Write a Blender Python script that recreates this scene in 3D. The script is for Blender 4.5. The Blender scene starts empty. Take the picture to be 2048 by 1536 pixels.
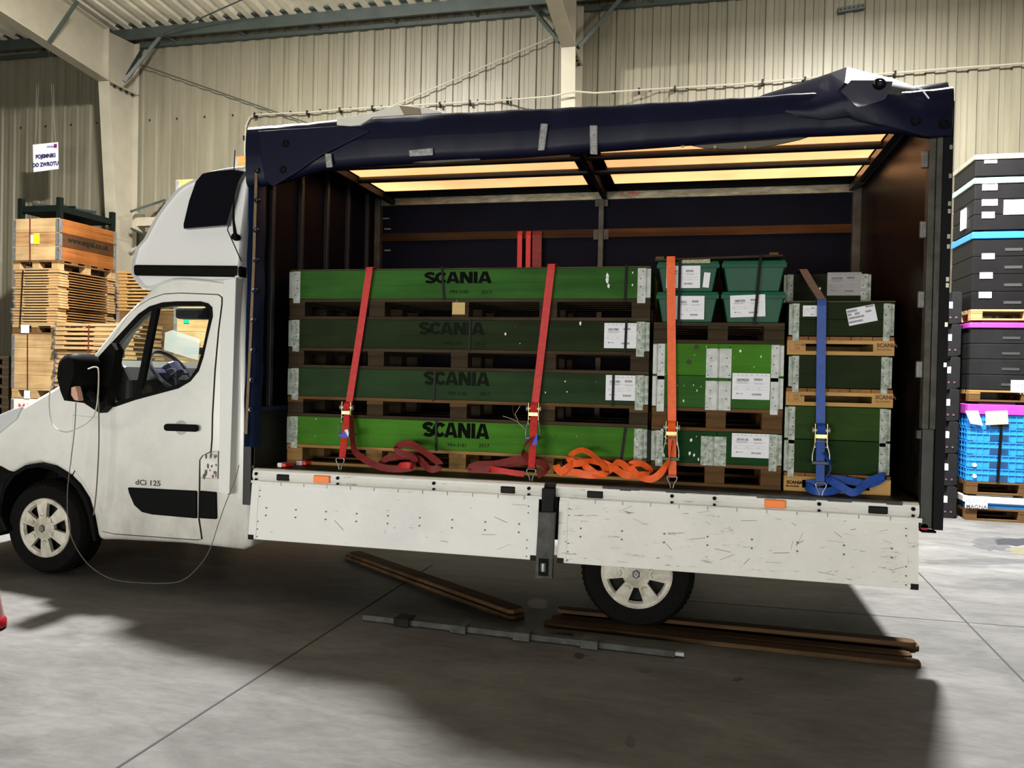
import bpy, math, random
from mathutils import Vector, Matrix
random.seed(7)
C = bpy.context.scene.collection
PI = math.pi
# ---------------------------------------------------------------- camera model
M = ((0.9733584200920906, 0.2283477487383486, 0.020753112584796597),
     (0.023042685012627847, -0.007364873189647989, -0.9997073538342653),
     (-0.22812807960274867, 0.9735517779188883, -0.012430406579574817))
F, D0, H = 1608.44, 4.93, 1.56
def _ray(px, py):
    a, b = (px - 1024) / F, (py - 768) / F
    return [M[0][i] * a + M[1][i] * b + M[2][i] for i in range(3)]
def V(px, py, x=None, y=None, z=None):
    """the point of the scene a pixel of the photo shows, on the plane x=, y= or z="""
    d = _ray(px, py); c = (0, -D0, H)
    if y is not None: t = (y - c[1]) / d[1]
    elif z is not None: t = (z - c[2]) / d[2]
    else: t = (x - c[0]) / d[0]
    return Vector([c[i] + t * d[i] for i in range(3)])
def XZ(px, py, y=0.0):
    v = V(px, py, y=y); return (v.x, v.z)
def poly(pts, y=0.0):
    return [XZ(a, b, y) for a, b in pts]
# ---------------------------------------------------------------- materials
_m = {}
def _nodes(name):
    m = bpy.data.materials.new(name); m.use_nodes = True
    nt = m.node_tree; b = nt.nodes['Principled BSDF']
    return m, nt, b
def _n(nt, t, **k):
    n = nt.nodes.new(t)
    for a, v in k.items(): setattr(n, a, v)
    return n
def mat(name, col, rough=.5, metal=0., var=.0, scale=6., bump=0., stretch=(1, 1, 1), dark=None, spec=.5, coat=0.):
    if name in _m: return _m[name]
    m, nt, b = _nodes(name); L = nt.links.new
    b.inputs['Roughness'].default_value = rough; b.inputs['Metallic'].default_value = metal
    b.inputs['Specular IOR Level'].default_value = spec
    if coat: b.inputs['Coat Weight'].default_value = coat; b.inputs['Coat Roughness'].default_value = .08
    b.inputs['Base Color'].default_value = (*col, 1)
    if var or bump:
        tc = _n(nt, 'ShaderNodeTexCoord'); mp = _n(nt, 'ShaderNodeMapping'); mp.inputs['Scale'].default_value = stretch
        L(tc.outputs['Object'], mp.inputs['Vector'])
        no = _n(nt, 'ShaderNodeTexNoise'); no.inputs['Scale'].default_value = scale; no.inputs['Detail'].default_value = 6; no.inputs['Roughness'].default_value = .65
        L(mp.outputs['Vector'], no.inputs['Vector'])
        if var:
            r = _n(nt, 'ShaderNodeValToRGB'); d = dark or tuple(c * (1 - var) for c in col)
            r.color_ramp.elements[0].position = .32; r.color_ramp.elements[0].color = (*d, 1)
            r.color_ramp.elements[1].position = .68; r.color_ramp.elements[1].color = (*[min(1, c * (1 + var * .35)) for c in col], 1)
            L(no.outputs['Fac'], r.inputs['Fac']); L(r.outputs['Color'], b.inputs['Base Color'])
        if bump:
            bp = _n(nt, 'ShaderNodeBump'); bp.inputs['Strength'].default_value = bump; bp.inputs['Distance'].default_value = .01
            L(no.outputs['Fac'], bp.inputs['Height']); L(bp.outputs['Normal'], b.inputs['Normal'])
    _m[name] = m; return m
def wood(name, col, dark, axis='x', rough=.75, scale=3., paint=None, wear=.62):
    """sawn board: grain stretched along an axis, knots; optional paint worn off in flecks"""
    if name in _m: return _m[name]
    m, nt, b = _nodes(name); L = nt.links.new
    b.inputs['Roughness'].default_value = rough; b.inputs['Specular IOR Level'].default_value = .08
    tc = _n(nt, 'ShaderNodeTexCoord'); mp = _n(nt, 'ShaderNodeMapping')
    mp.inputs['Scale'].default_value = {'x': (.25, 6, 6), 'y': (6, .25, 6), 'z': (6, 6, .25)}[axis]
    L(tc.outputs['Object'], mp.inputs['Vector'])
    no = _n(nt, 'ShaderNodeTexNoise'); no.inputs['Scale'].default_value = scale; no.inputs['Detail'].default_value = 8; no.inputs['Roughness'].default_value = .7; no.inputs['Distortion'].default_value = .6
    L(mp.outputs['Vector'], no.inputs['Vector'])
    r = _n(nt, 'ShaderNodeValToRGB'); e = r.color_ramp.elements
    e[0].position = .3; e[0].color = (*dark, 1); e[1].position = .66; e[1].color = (*col, 1)
    L(no.outputs['Fac'], r.inputs['Fac'])
    n2 = _n(nt, 'ShaderNodeTexNoise'); n2.inputs['Scale'].default_value = 2.2; n2.inputs['Detail'].default_value = 3
    L(tc.outputs['Object'], n2.inputs['Vector'])
    mx = _n(nt, 'ShaderNodeMix', data_type='RGBA', blend_type='MULTIPLY'); mx.inputs[0].default_value = .75
    r2 = _n(nt, 'ShaderNodeValToRGB'); r2.color_ramp.elements[0].position = .3; r2.color_ramp.elements[0].color = (.5, .48, .45, 1); r2.color_ramp.elements[1].position = .65
    L(n2.outputs['Fac'], r2.inputs['Fac']); L(r.outputs['Color'], mx.inputs[6]); L(r2.outputs['Color'], mx.inputs[7])
    out = mx.outputs[2]
    if paint:
        n3 = _n(nt, 'ShaderNodeTexNoise'); n3.inputs['Scale'].default_value = 9; n3.inputs['Detail'].default_value = 9; n3.inputs['Roughness'].default_value = .75
        L(tc.outputs['Object'], n3.inputs['Vector'])
        r3 = _n(nt, 'ShaderNodeValToRGB'); r3.color_ramp.elements[0].position = wear; r3.color_ramp.elements[0].color = (0, 0, 0, 1); r3.color_ramp.elements[1].position = wear + .06
        L(n3.outputs['Fac'], r3.inputs['Fac'])
        m3 = _n(nt, 'ShaderNodeMix', data_type='RGBA'); m3.inputs[7].default_value = (*paint, 1)
        L(r3.outputs['Color'], m3.inputs[0]); L(out, m3.inputs[6]); out = m3.outputs[2]
    L(out, b.inputs['Base Color'])
    bp = _n(nt, 'ShaderNodeBump'); bp.inputs['Strength'].default_value = .35; bp.inputs['Distance'].default_value = .004
    L(no.outputs['Fac'], bp.inputs['Height']); L(bp.outputs['Normal'], b.inputs['Normal'])
    _m[name] = m; return m
def dirty(name, col, marks=(.09, .07, .06), amount=.6, rough=.45, metal=0., streak=(1.2, 8, 8), scale=5., grime=(.42, .36, .28), grime_z=None):
    """painted metal with scratches along one axis, chips, and road dirt up to a height of the thing itself"""
    if name in _m: return _m[name]
    m, nt, b = _nodes(name); L = nt.links.new
    b.inputs['Roughness'].default_value = rough; b.inputs['Metallic'].default_value = metal
    tc = _n(nt, 'ShaderNodeTexCoord')
    def noise(sc, st, det=8, ro=.7, dis=0.):
        mp = _n(nt, 'ShaderNodeMapping'); mp.inputs['Scale'].default_value = st; L(tc.outputs['Object'], mp.inputs['Vector'])
        no = _n(nt, 'ShaderNodeTexNoise'); no.inputs['Scale'].default_value = sc; no.inputs['Detail'].default_value = det; no.inputs['Roughness'].default_value = ro; no.inputs['Distortion'].default_value = dis
        L(mp.outputs['Vector'], no.inputs['Vector']); return no.outputs['Fac']
    def ramp(src, a, c):
        r = _n(nt, 'ShaderNodeValToRGB'); r.color_ramp.elements[0].position = a; r.color_ramp.elements[0].color = (0, 0, 0, 1); r.color_ramp.elements[1].position = c
        L(src, r.inputs['Fac']); return r.outputs['Color']
    cur = None
    def over(fac, colr):
        nonlocal cur
        x = _n(nt, 'ShaderNodeMix', data_type='RGBA'); L(fac, x.inputs[0]); x.inputs[7].default_value = (*colr, 1)
        if cur is None: x.inputs[6].default_value = (*col, 1)
        else: L(cur, x.inputs[6])
        cur = x.outputs[2]
    over(ramp(noise(1.6, (1, 1, 1), 5), .45, .8), tuple(c * .82 for c in col))
    s = ramp(noise(scale, streak, 10, .75, .3), 1 - amount * .36 - .12, 1 - amount * .36 - .07)
    patch = ramp(noise(1.3, (1, 1, 1), 3), .42, .62)
    mu = _n(nt, 'ShaderNodeMath', operation='MULTIPLY'); L(s, mu.inputs[0]); L(patch, mu.inputs[1]); over(mu.outputs[0], marks)
    if grime_z is not None:
        sx = _n(nt, 'ShaderNodeSeparateXYZ'); L(tc.outputs['Object'], sx.inputs[0])
        mr = _n(nt, 'ShaderNodeMapRange'); mr.inputs['From Min'].default_value = grime_z[1]; mr.inputs['From Max'].default_value = grime_z[0]
        L(sx.outputs['Z'], mr.inputs['Value'])
        g = _n(nt, 'ShaderNodeMath', operation='MULTIPLY'); L(mr.outputs[0], g.inputs[0]); L(ramp(noise(4, (1, 1, .5), 8), .2, .75), g.inputs[1])
        over(g.outputs[0], grime)
    L(cur, b.inputs['Base Color']); _m[name] = m; return m
def glass(name, col, rough=.02, alpha=None):
    if name in _m: return _m[name]
    m, nt, b = _nodes(name)
    nt.nodes.remove(b); L = nt.links.new; o = nt.nodes['Material Output']
    t = _n(nt, 'ShaderNodeBsdfTransparent'); t.inputs[0].default_value = (*col, 1)
    g = _n(nt, 'ShaderNodeBsdfGlossy'); g.inputs['Roughness'].default_value = rough
    fr = _n(nt, 'ShaderNodeFresnel'); fr.inputs[0].default_value = 1.45
    x = _n(nt, 'ShaderNodeMixShader'); L(fr.outputs[0], x.inputs[0]); L(t.outputs[0], x.inputs[1]); L(g.outputs[0], x.inputs[2]); L(x.outputs[0], o.inputs[0])
    _m[name] = m; return m
def milky():
    m, nt, b = _nodes('milky film'); L = nt.links.new; o = nt.nodes['Material Output']
    b.inputs['Base Color'].default_value = (.45, .48, .48, 1); b.inputs['Roughness'].default_value = .3
    t = _n(nt, 'ShaderNodeBsdfTransparent'); x = _n(nt, 'ShaderNodeMixShader'); x.inputs[0].default_value = .45
    L(t.outputs[0], x.inputs[1]); L(b.outputs[0], x.inputs[2]); L(x.outputs[0], o.inputs[0]); return m
def sheet_translucent(name, col, tcol):
    m, nt, b = _nodes(name); L = nt.links.new; o = nt.nodes['Material Output']
    tc = _n(nt, 'ShaderNodeTexCoord'); no = _n(nt, 'ShaderNodeTexNoise'); no.inputs['Scale'].default_value = 1.5; no.inputs['Detail'].default_value = 5; L(tc.outputs['Object'], no.inputs['Vector'])
    r = _n(nt, 'ShaderNodeValToRGB'); r.color_ramp.elements[0].position = .2; r.color_ramp.elements[0].color = (*[c * .8 for c in tcol], 1); r.color_ramp.elements[1].position = .6; r.color_ramp.elements[1].color = (*tcol, 1)
    L(no.outputs['Fac'], r.inputs['Fac'])
    t = _n(nt, 'ShaderNodeBsdfTranslucent'); L(r.outputs['Color'], t.inputs[0]); b.inputs['Base Color'].default_value = (*col, 1); b.inputs['Roughness'].default_value = .6
    x = _n(nt, 'ShaderNodeMixShader'); x.inputs[0].default_value = .75
    L(b.outputs[0], x.inputs[1]); L(t.outputs[0], x.inputs[2]); L(x.outputs[0], o.inputs[0]); _m[name] = m; return m
# ---------------------------------------------------------------- mesh builder
class MB:
    def __init__(s): s.v = []; s.f = []
    def add(s, vs, fs):
        n = len(s.v); s.v += [tuple(v) for v in vs]; s.f += [tuple(i + n for i in f) for f in fs]; return s
    def box(s, x0, x1, y0, y1, z0, z1):
        if x0 > x1: x0, x1 = x1, x0
        if y0 > y1: y0, y1 = y1, y0
        if z0 > z1: z0, z1 = z1, z0
        return s.add([(x0, y0, z0), (x1, y0, z0), (x1, y1, z0), (x0, y1, z0), (x0, y0, z1), (x1, y0, z1), (x1, y1, z1), (x0, y1, z1)],
                     [(0, 3, 2, 1), (4, 5, 6, 7), (0, 1, 5, 4), (1, 2, 6, 5), (2, 3, 7, 6), (3, 0, 4, 7)])
    def prism(s, pts, y0, y1, axis='y'):
        """closed outline given in the plane across the axis, extruded along it"""
        a = sum(pts[i][0] * pts[(i + 1) % len(pts)][1] - pts[(i + 1) % len(pts)][0] * pts[i][1] for i in range(len(pts)))
        if a < 0: pts = pts[::-1]
        n = len(pts)
        def P(p, t): return {'y': (p[0], t, p[1]), 'x': (t, p[0], p[1]), 'z': (p[0], p[1], t)}[axis]
        vs = [P(p, y0) for p in pts] + [P(p, y1) for p in pts]
        fs = [tuple(range(n)), tuple(reversed(range(n, 2 * n)))] + [(i, i + n, (i + 1) % n + n, (i + 1) % n) for i in range(n)]
        if axis != 'y': fs = [f[::-1] for f in fs]
        return s.add(vs, fs)
    def tube(s, path, r, seg=8, cap=True):
        path = [Vector(p) for p in path]; n = len(path); rr = r if isinstance(r, (list, tuple)) else [r] * n
        vs = []; up = None
        for i, p in enumerate(path):
            t = (path[min(i + 1, n - 1)] - path[max(i - 1, 0)]).normalized()
            if up is None: up = t.orthogonal().normalized()
            up = (up - t * up.dot(t)).normalized(); w = t.cross(up)
            for k in range(seg):
                a = 2 * PI * k / seg; vs.append(p + (up * math.cos(a) + w * math.sin(a)) * rr[i])
        fs = [(i * seg + k, i * seg + (k + 1) % seg, (i + 1) * seg + (k + 1) % seg, (i + 1) * seg + k) for i in range(n - 1) for k in range(seg)]
        if cap: fs += [tuple(reversed(range(seg))), tuple(range((n - 1) * seg, n * seg))]
        return s.add(vs, fs)
    def bar(s, a, b, w, h, up=(0, 0, 1)):
        """rectangular bar from a to b; w across, h along up"""
        a = Vector(a); b = Vector(b); t = (b - a).normalized(); u = Vector(up); u = (u - t * u.dot(t)).normalized(); q = t.cross(u)
        vs = [p + q * i * w / 2 + u * j * h / 2 for p in (a, b) for i, j in ((-1, -1), (1, -1), (1, 1), (-1, 1))]
        return s.add(vs, [(0, 3, 2, 1)[::-1], (4, 5, 6, 7)[::-1], (0, 1, 5, 4)[::-1], (1, 2, 6, 5)[::-1], (2, 3, 7, 6)[::-1], (3, 0, 4, 7)[::-1]])
    def lathe(s, prof, c, seg=48, axis='y'):
        """profile of (radius, along) turned about an axis through c"""
        vs = []; n = len(prof)
        for k in range(seg):
            a = 2 * PI * k / seg
            for r, t in prof:
                o = {'y': (r * math.cos(a), t, r * math.sin(a)), 'z': (r * math.cos(a), r * math.sin(a), t), 'x': (t, r * math.cos(a), r * math.sin(a))}[axis]
                vs.append((c[0] + o[0], c[1] + o[1], c[2] + o[2]))
        fs = [(k * n + i, k * n + i + 1, ((k + 1) % seg) * n + i + 1, ((k + 1) % seg) * n + i) for k in range(seg) for i in range(n - 1)]
        return s.add(vs, fs)
    def disc(s, c, r, t=.002, seg=14, axis='y'):
        return s.lathe([(0.0001, -t), (r, -t), (r, t), (0.0001, t)], c, seg, axis)
    def ribbon(s, path, wid, w, th=.0025):
        """flat webbing: path of points, one width direction (or one per point)"""
        n = len(path); path = [Vector(p) for p in path]
        ws = [Vector(q).normalized() for q in (wid if isinstance(wid, list) else [wid] * n)]
        vs = []
        for i, p in enumerate(path):
            t = (path[min(i + 1, n - 1)] - path[max(i - 1, 0)]).normalized(); q = (ws[i] - t * ws[i].dot(t)).normalized(); u = t.cross(q)
            vs += [p + q * w / 2 + u * th / 2, p - q * w / 2 + u * th / 2, p - q * w / 2 - u * th / 2, p + q * w / 2 - u * th / 2]
        fs = [(i * 4 + k, i * 4 + (k + 1) % 4, i * 4 + 4 + (k + 1) % 4, i * 4 + 4 + k) for i in range(n - 1) for k in range(4)] + [(3, 2, 1, 0), (4 * n - 4, 4 * n - 3, 4 * n - 2, 4 * n - 1)]
        return s.add(vs, fs)
    def grid(s, rows, close=False):
        n = len(rows[0]); vs = [p for r in rows for p in r]
        return s.add(vs, [(i * n + k, i * n + k + 1, (i + 1) * n + k + 1, (i + 1) * n + k) for i in range(len(rows) - 1) for k in range(n - 1)])
    def build(s, name, m, parent=None, bevel=0., smooth=False, off=None, seg=2, angle=40):
        me = bpy.data.meshes.new(name)
        if off is None:
            off = Vector((0, 0, 0)); p = parent
            while p is not None: off = off + p.location; p = p.parent
        me.from_pydata([tuple(Vector(v) - off) for v in s.v], [], s.f); me.validate()
        me.materials.append(m)
        if smooth:
            me.polygons.foreach_set('use_smooth', [True] * len(me.polygons)); me.set_sharp_from_angle(angle=math.radians(angle))
        o = bpy.data.objects.new(name, me); C.objects.link(o)
        if parent is not None: o.parent = parent
        else: o.location = off
        if bevel:
            b = o.modifiers.new('b', 'BEVEL'); b.width = bevel; b.segments = seg; b.limit_method = 'ANGLE'; b.angle_limit = math.radians(50)
            if seg > 2:
                me.polygons.foreach_set('use_smooth', [True] * len(me.polygons)); me.set_sharp_from_angle(angle=math.radians(angle))
        return o
def tag(o, label=None, cat=None, group=None, kind=None):
    for k, v in (('label', label), ('category', cat), ('group', group), ('kind', kind)):
        if v: o[k] = v
    return o
def thing(name, loc, label, cat, group=None, rz=0):
    o = bpy.data.objects.new(name, None); o.empty_display_size = .1; C.objects.link(o); o.location = loc; o.rotation_euler[2] = rz
    return tag(o, label, cat, group)
def solo(mb, name, m, label, cat, group=None, base=None, **k):
    """a thing that is one mesh, its origin at base"""
    xs = [v[0] for v in mb.v]; ys = [v[1] for v in mb.v]; zs = [v[2] for v in mb.v]
    off = Vector(base or ((min(xs) + max(xs)) / 2, (min(ys) + max(ys)) / 2, min(zs)))
    return tag(mb.build(name, m, None, off=off, **k), label, cat, group)
def copy_tree(root, loc, label=None, group=None, rz=None):
    r = root.copy(); C.objects.link(r); r.location = loc
    if rz is not None: r.rotation_euler[2] = rz
    if label: r['label'] = label
    if group: r['group'] = group
    def rec(a, b):
        for ch in list(a.children):
            c = ch.copy(); C.objects.link(c); c.parent = b; rec(ch, c)
    rec(root, r); return r
def text(s, size, m, parent, loc, name='lettering', rot=(PI / 2, 0, 0), bold=0., sx=1., label=None, align='LEFT', shear=0.):
    cu = bpy.data.curves.new('t', 'FONT'); cu.body = s; cu.size = size; cu.extrude = .0006; cu.offset = bold; cu.align_x = align; cu.shear = shear; cu.resolution_u = 3
    o = bpy.data.objects.new('t', cu); C.objects.link(o); dg = bpy.context.evaluated_depsgraph_get(); me = bpy.data.meshes.new_from_object(o.evaluated_get(dg))
    bpy.data.objects.remove(o); bpy.data.curves.remove(cu)
    R = Matrix.Translation(Vector(loc)) @ Matrix.Rotation(rot[2], 4, 'Z') @ Matrix.Rotation(rot[0], 4, 'X') @ Matrix.Rotation(rot[1], 4, 'Z') @ Matrix.Diagonal((sx, 1, 1, 1))
    off = Vector((0, 0, 0)); p = parent
    while p is not None: off = off + p.location; p = p.parent
    me.transform(Matrix.Translation(-off) @ R); me.materials.clear(); me.materials.append(m)
    o = bpy.data.objects.new(name, me); C.objects.link(o); o.parent = parent
    if label: o['label'] = label
    return o
# colours
white = dirty('cab paint', (.80, .80, .75), amount=.12, rough=.28, grime=(.20, .165, .10), grime_z=(.1, 1.1))
capw = mat('hub cap plastic', (.66, .63, .53), .45, var=.25, scale=12, dark=(.35, .32, .24))
board_paint = dirty('white drop side paint', (.80, .79, .76), amount=.62, rough=.45)
board_paint2 = dirty('scuffed drop side paint', (.78, .76, .70), amount=.80, rough=.45)
rail_paint = dirty('scraped rail paint', (.78, .77, .72), amount=.82, rough=.4, streak=(1.2, 3, 14), scale=7)
black = mat('black plastic', (.004, .004, .004), .55, var=.3, scale=20, spec=.07)
rubber = mat('tyre rubber', (.006, .0055, .005), .85, var=.4, scale=30, bump=.2, spec=.1)
dark = mat('dark steel', (.009, .009, .009), .6, var=.4, scale=15, spec=.15)
steel = mat('galvanised steel', (.42, .42, .41), .42, .75, var=.45, scale=26)
worn_steel = mat('worn grey steel', (.075, .075, .068), .6, .2, var=.55, scale=12, bump=.1, spec=.25)
postm = mat('grimy aluminium post', (.085, .082, .068), .55, .2, var=.5, scale=9, spec=.2)
hinge_steel = mat('hinge steel', (.50, .51, .50), .45, .15, var=.35, scale=22, dark=(.34, .37, .33), spec=.3)
hinge_old = mat('paint flecked hinge steel', (.42, .44, .40), .5, .1, var=.8, scale=30, dark=(.13, .18, .12), spec=.3)
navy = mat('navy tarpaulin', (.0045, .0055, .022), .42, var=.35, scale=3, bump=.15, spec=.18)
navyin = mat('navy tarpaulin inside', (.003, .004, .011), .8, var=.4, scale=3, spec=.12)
tape = mat('silver tape', (.36, .36, .36), .35, .3, var=.4, scale=40, bump=.3)
cloth_white = mat('white tarpaulin lining', (.72, .70, .62), .6, var=.1, scale=5)
ink = mat('black stencil ink', (.006, .0065, .006), .9, spec=.02)
ink_faded = mat('faded stencil ink', (.010, .014, .009), .9, spec=.02)
paper = mat('white paper', (.82, .82, .86), .5, var=.04, scale=9)
print_ink = mat('printed ink', (.10, .10, .12), .6)
red_ink = mat('red ink', (.5, .06, .05), .6)
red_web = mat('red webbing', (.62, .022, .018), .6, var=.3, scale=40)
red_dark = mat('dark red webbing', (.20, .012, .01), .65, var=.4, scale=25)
orange_web = mat('orange webbing', (1.0, .13, .015), .55, var=.25, scale=30)
blue_web = mat('blue webbing', (.012, .07, .36), .5, var=.3, scale=30)
grey_web = mat('grey webbing', (.045, .065, .095), .55, var=.3, scale=30)
blackband = mat('black strapping band', (.004, .0045, .004), .45, spec=.12)
brass = mat('yellow zinc plated steel', (.55, .45, .2), .35, .85, var=.4, scale=40)
wood_dark = wood('weathered pallet wood', (.085, .06, .035), (.028, .02, .012))
wood_mid = wood('brown pallet wood', (.20, .11, .045), (.075, .04, .016))
wood_new = wood('fresh pallet wood', (.46, .28, .10), (.24, .13, .04))
wood_pale = wood('pale pine', (.56, .40, .20), (.34, .19, .075))
wood_shade_y = wood('shaded pine along depth', (.48, .28, .11), (.25, .12, .04), axis='y')  # pine for side faces, darker than the fronts: shade mixed into the colour
slat_wood = wood('oiled brown slat', (.055, .03, .014), (.02, .012, .006))
plank_wood = wood('brown hardwood plank', (.115, .066, .031), (.03, .019, .011))
G_BRIGHT = wood('light green painted board', (.07, .245, .018), (.045, .16, .012), rough=.6, paint=(.62, .60, .50), wear=.80)
G_MID = wood('green painted board', (.042, .155, .024), (.025, .085, .014), rough=.6, paint=(.55, .5, .38), wear=.80)
G_DULL = wood('dull green painted board', (.028, .062, .022), (.017, .038, .014), rough=.65, paint=(.4, .36, .25), wear=.80)
G_OLIVE = wood('dark olive painted board', (.022, .036, .012), (.012, .02, .007), rough=.65, paint=(.4, .36, .25), wear=.82)
G_DEEP = wood('deep green painted board', (.010, .070, .014), (.006, .036, .008), rough=.6, paint=(.4, .36, .25), wear=.82)
bin_green = mat('green bin plastic', (.003, .075, .034), .4, var=.2, scale=8, spec=.2)
cream = mat('cream painted steel', (.30, .27, .20), .4, var=.12, scale=3)
greybeam = mat('grey green steel', (.04, .052, .043), .5, 0., var=.3, scale=4)
cable_white = mat('pale cable sheath', (.55, .52, .42), .5)
conduit_m = mat('cream conduit', (.27, .25, .19), .6)
# ---------------------------------------------------------------- hall
YW = 7.0
def hall():
    # floor
    m, nt, b = _nodes('concrete floor'); L = nt.links.new
    tc = _n(nt, 'ShaderNodeTexCoord')
    def noise(sc, st=(1, 1, 1), det=7, dis=0.):
        mp = _n(nt, 'ShaderNodeMapping'); mp.inputs['Scale'].default_value = st; mp.inputs['Rotation'].default_value = (0, 0, .5); L(tc.outputs['Object'], mp.inputs['Vector'])
        no = _n(nt, 'ShaderNodeTexNoise'); no.inputs['Scale'].default_value = sc; no.inputs['Detail'].default_value = det; no.inputs['Roughness'].default_value = .65; no.inputs['Distortion'].default_value = dis
        L(mp.outputs['Vector'], no.inputs['Vector']); return no.outputs['Fac']
    def ramp(src, a, ca, c, cc):
        r = _n(nt, 'ShaderNodeValToRGB'); r.color_ramp.elements[0].position = a; r.color_ramp.elements[0].color = (*ca, 1); r.color_ramp.elements[1].position = c; r.color_ramp.elements[1].color = (*cc, 1)
        L(src, r.inputs['Fac']); return r.outputs['Color']
    a = ramp(noise(1.1, (1, 2.2, 1), 8, .8), .3, (.092, .092, .087), .68, (.185, .182, .178))
    bb = ramp(noise(9, (1, 2.5, 1), 8, .5), .25, (.68, .67, .65), .7, (1, 1, 1))
    x = _n(nt, 'ShaderNodeMix', data_type='RGBA', blend_type='MULTIPLY'); x.inputs[0].default_value = .9; L(a, x.inputs[6]); L(bb, x.inputs[7])
    st = ramp(noise(2.3, (1, 1, 1), 5, 1.2), .64, (0, 0, 0), .76, (1, 1, 1))
    y = _n(nt, 'ShaderNodeMix', data_type='RGBA'); L(st, y.inputs[0]); L(x.outputs[2], y.inputs[6]); y.inputs[7].default_value = (.085, .083, .072, 1)
    mu = _n(nt, 'ShaderNodeMath', operation='MULTIPLY'); mu.inputs[1].default_value = .45; L(st, mu.inputs[0]); L(mu.outputs[0], y.inputs[0])
    L(y.outputs[2], b.inputs['Base Color']); b.inputs['Roughness'].default_value = .55; b.inputs['Specular IOR Level'].default_value = .12
    bp = _n(nt, 'ShaderNodeBump'); bp.inputs['Strength'].default_value = .12; bp.inputs['Distance'].default_value = .01; L(noise(14, (1, 1.5, 1)), bp.inputs['Height']); L(bp.outputs['Normal'], b.inputs['Normal'])
    tag(MB().box(-32, 24, -18, YW + .3, -.2, 0).build('floor', m), 'grey concrete hall floor with saw cut joints and stains', 'floor', kind='structure')
    # saw cut joints
    jm = mat('joint filler', (.022, .021, .018), .8)
    def joint(a, b_, w=.012):
        p, q = V(*a, z=0), V(*b_, z=0); d = (q - p); p = p - d * .6; q = q + d * .8
        q.y = min(q.y, YW - .1) if abs(d.y) > 1e9 else q.y
        t = MB().bar((p.x, p.y, .0008), (q.x, q.y, .0008), w, .0016)
        tag(t.build('trim_joint', jm), 'dark saw cut joint across the concrete floor', 'floor joint', kind='structure')
    joint((236, 1535), (690, 1242)); joint((1822, 1130), (2047, 1362)); joint((1560, 1216), (2047, 1254), .006)
    # oil stains: flat, thin films on the floor
    sm = mat('dry oil stain', (.035, .034, .03), .5, var=.5, scale=30)
    patch_m = mat('darker concrete patch', (.085, .084, .078), .5, var=.35, scale=6)
    tan_m = mat('sandy residue', (.13, .12, .07), .8, var=.3, scale=8)
    def blob(px, py, rx, ry, mm, name, label, z=.0012, seed=1, n=26, j=.35):
        rnd = random.Random(seed); c = V(px, py, z=0); pts = []
        for k in range(n):
            a = 2 * PI * k / n; r = 1 - j * rnd.random(); p = V(px + rx * r * math.cos(a), py + ry * r * math.sin(a), z=0); pts.append((p.x, p.y))
        o = MB().prism(pts, .0002, z, 'z').build(name, mm, None, off=c); tag(o, label, 'stain')
    blob(1268 - 200 + 90, 1312, 12, 7, sm, 'oil_stain', 'small dark footprint shaped stain below the grey steel stake', seed=3)
    blob(1290, 1341, 13, 6, sm, 'oil_stain', 'small oval oil stain between the steel stake and the photo bottom', seed=4)
    blob(1475, 1360, 12, 6, sm, 'oil_stain', 'dark speckled stain below the brown planks', seed=5, j=.7)
    blob(1075, 1208, 26, 13, sm, 'oil_stain', 'dark oil stain right of the two brown boards', seed=6)
    blob(1120, 1270, 30, 6, sm, 'oil_stain', 'long dark oil smear at the ends of the brown planks', seed=7)
    blob(1260, 1483, 12, 14, sm, 'oil_stain', 'single round oil stain low on the shadowed floor', seed=12)
    blob(1985, 1088, 46, 16, patch_m, 'floor_stain', 'wide grey worn patch on the floor before the blue crates', seed=8, z=.001)
    blob(2040, 1084, 62, 9, sm, 'floor_stain', 'black wet smear before the stack of blue crates', seed=9, z=.0016)
    blob(2050, 1102, 42, 9, tan_m, 'floor_stain', 'yellowish residue beside the black wet smear', seed=10, z=.0022)
    blob(1960, 1123, 130, 7, patch_m, 'floor_stain', 'long brownish drag mark across the bright floor', seed=11, z=.0008, j=.3)
    # corrugated back wall
    wm = mat('cream sheet cladding', (.165, .148, .100), .5, var=.2, scale=1.4, stretch=(6, 1, .35), dark=(.125, .113, .075))
    mb = MB(); x = -31.458; rows = [[], []]; p = .262; prof = [(0, 0), (.016, .028), (.115, .028), (.131, 0), (.190, 0), (.192, .008), (.196, .008), (.198, 0)]
    while x < 23:
        for dx, dy in prof:
            for r, z in ((0, -.05), (1, 7.3)): rows[r].append((x + dx, YW - dy, z))
        x += p
    mb.grid(rows); tag(mb.build('wall_back', wm), 'cream corrugated sheet metal wall behind the truck', 'wall', kind='structure')
    # screw heads on the wall
    mb = MB(); x = -14.5
    zs = V(200, 247, y=YW).z
    while x < 10:
        for z in (zs, 3.2): mb.disc((x + .07, YW - .03, z), .014, .006, 8)
        x += .524
    mb.build('wall_screws', dark); tag(bpy.data.objects['wall_screws'], 'rows of dark screw heads in the cream wall cladding', 'screws', kind='stuff')
    # ceiling
    cm = mat('cream roof sheet', (.58, .54, .42), .5, var=.2, scale=1.5, dark=(.38, .355, .27))
    rows = [[], []]; x = -31.
    prof = [(0, 0), (.035, .05), (.15, .05), (.185, 0), (.25, 0)]
    while x < 23:
        for dx, dz in prof:
            rows[0].append((x + dx, YW + .1, 7.19 - dz)); rows[1].append((x + dx, -6, 7.19 - dz + 13.1 * .08))
        x += .25
    MB().grid(rows).build('ceiling', cm); tag(bpy.data.objects['ceiling'], 'cream trapezoid roof sheeting', 'ceiling', kind='structure')
    # eaves beam with braces
    t = thing('eaves_beam', (-3, 6.8, 7.0), 'grey green steel eaves beam along the top of the wall', 'beam')
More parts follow.
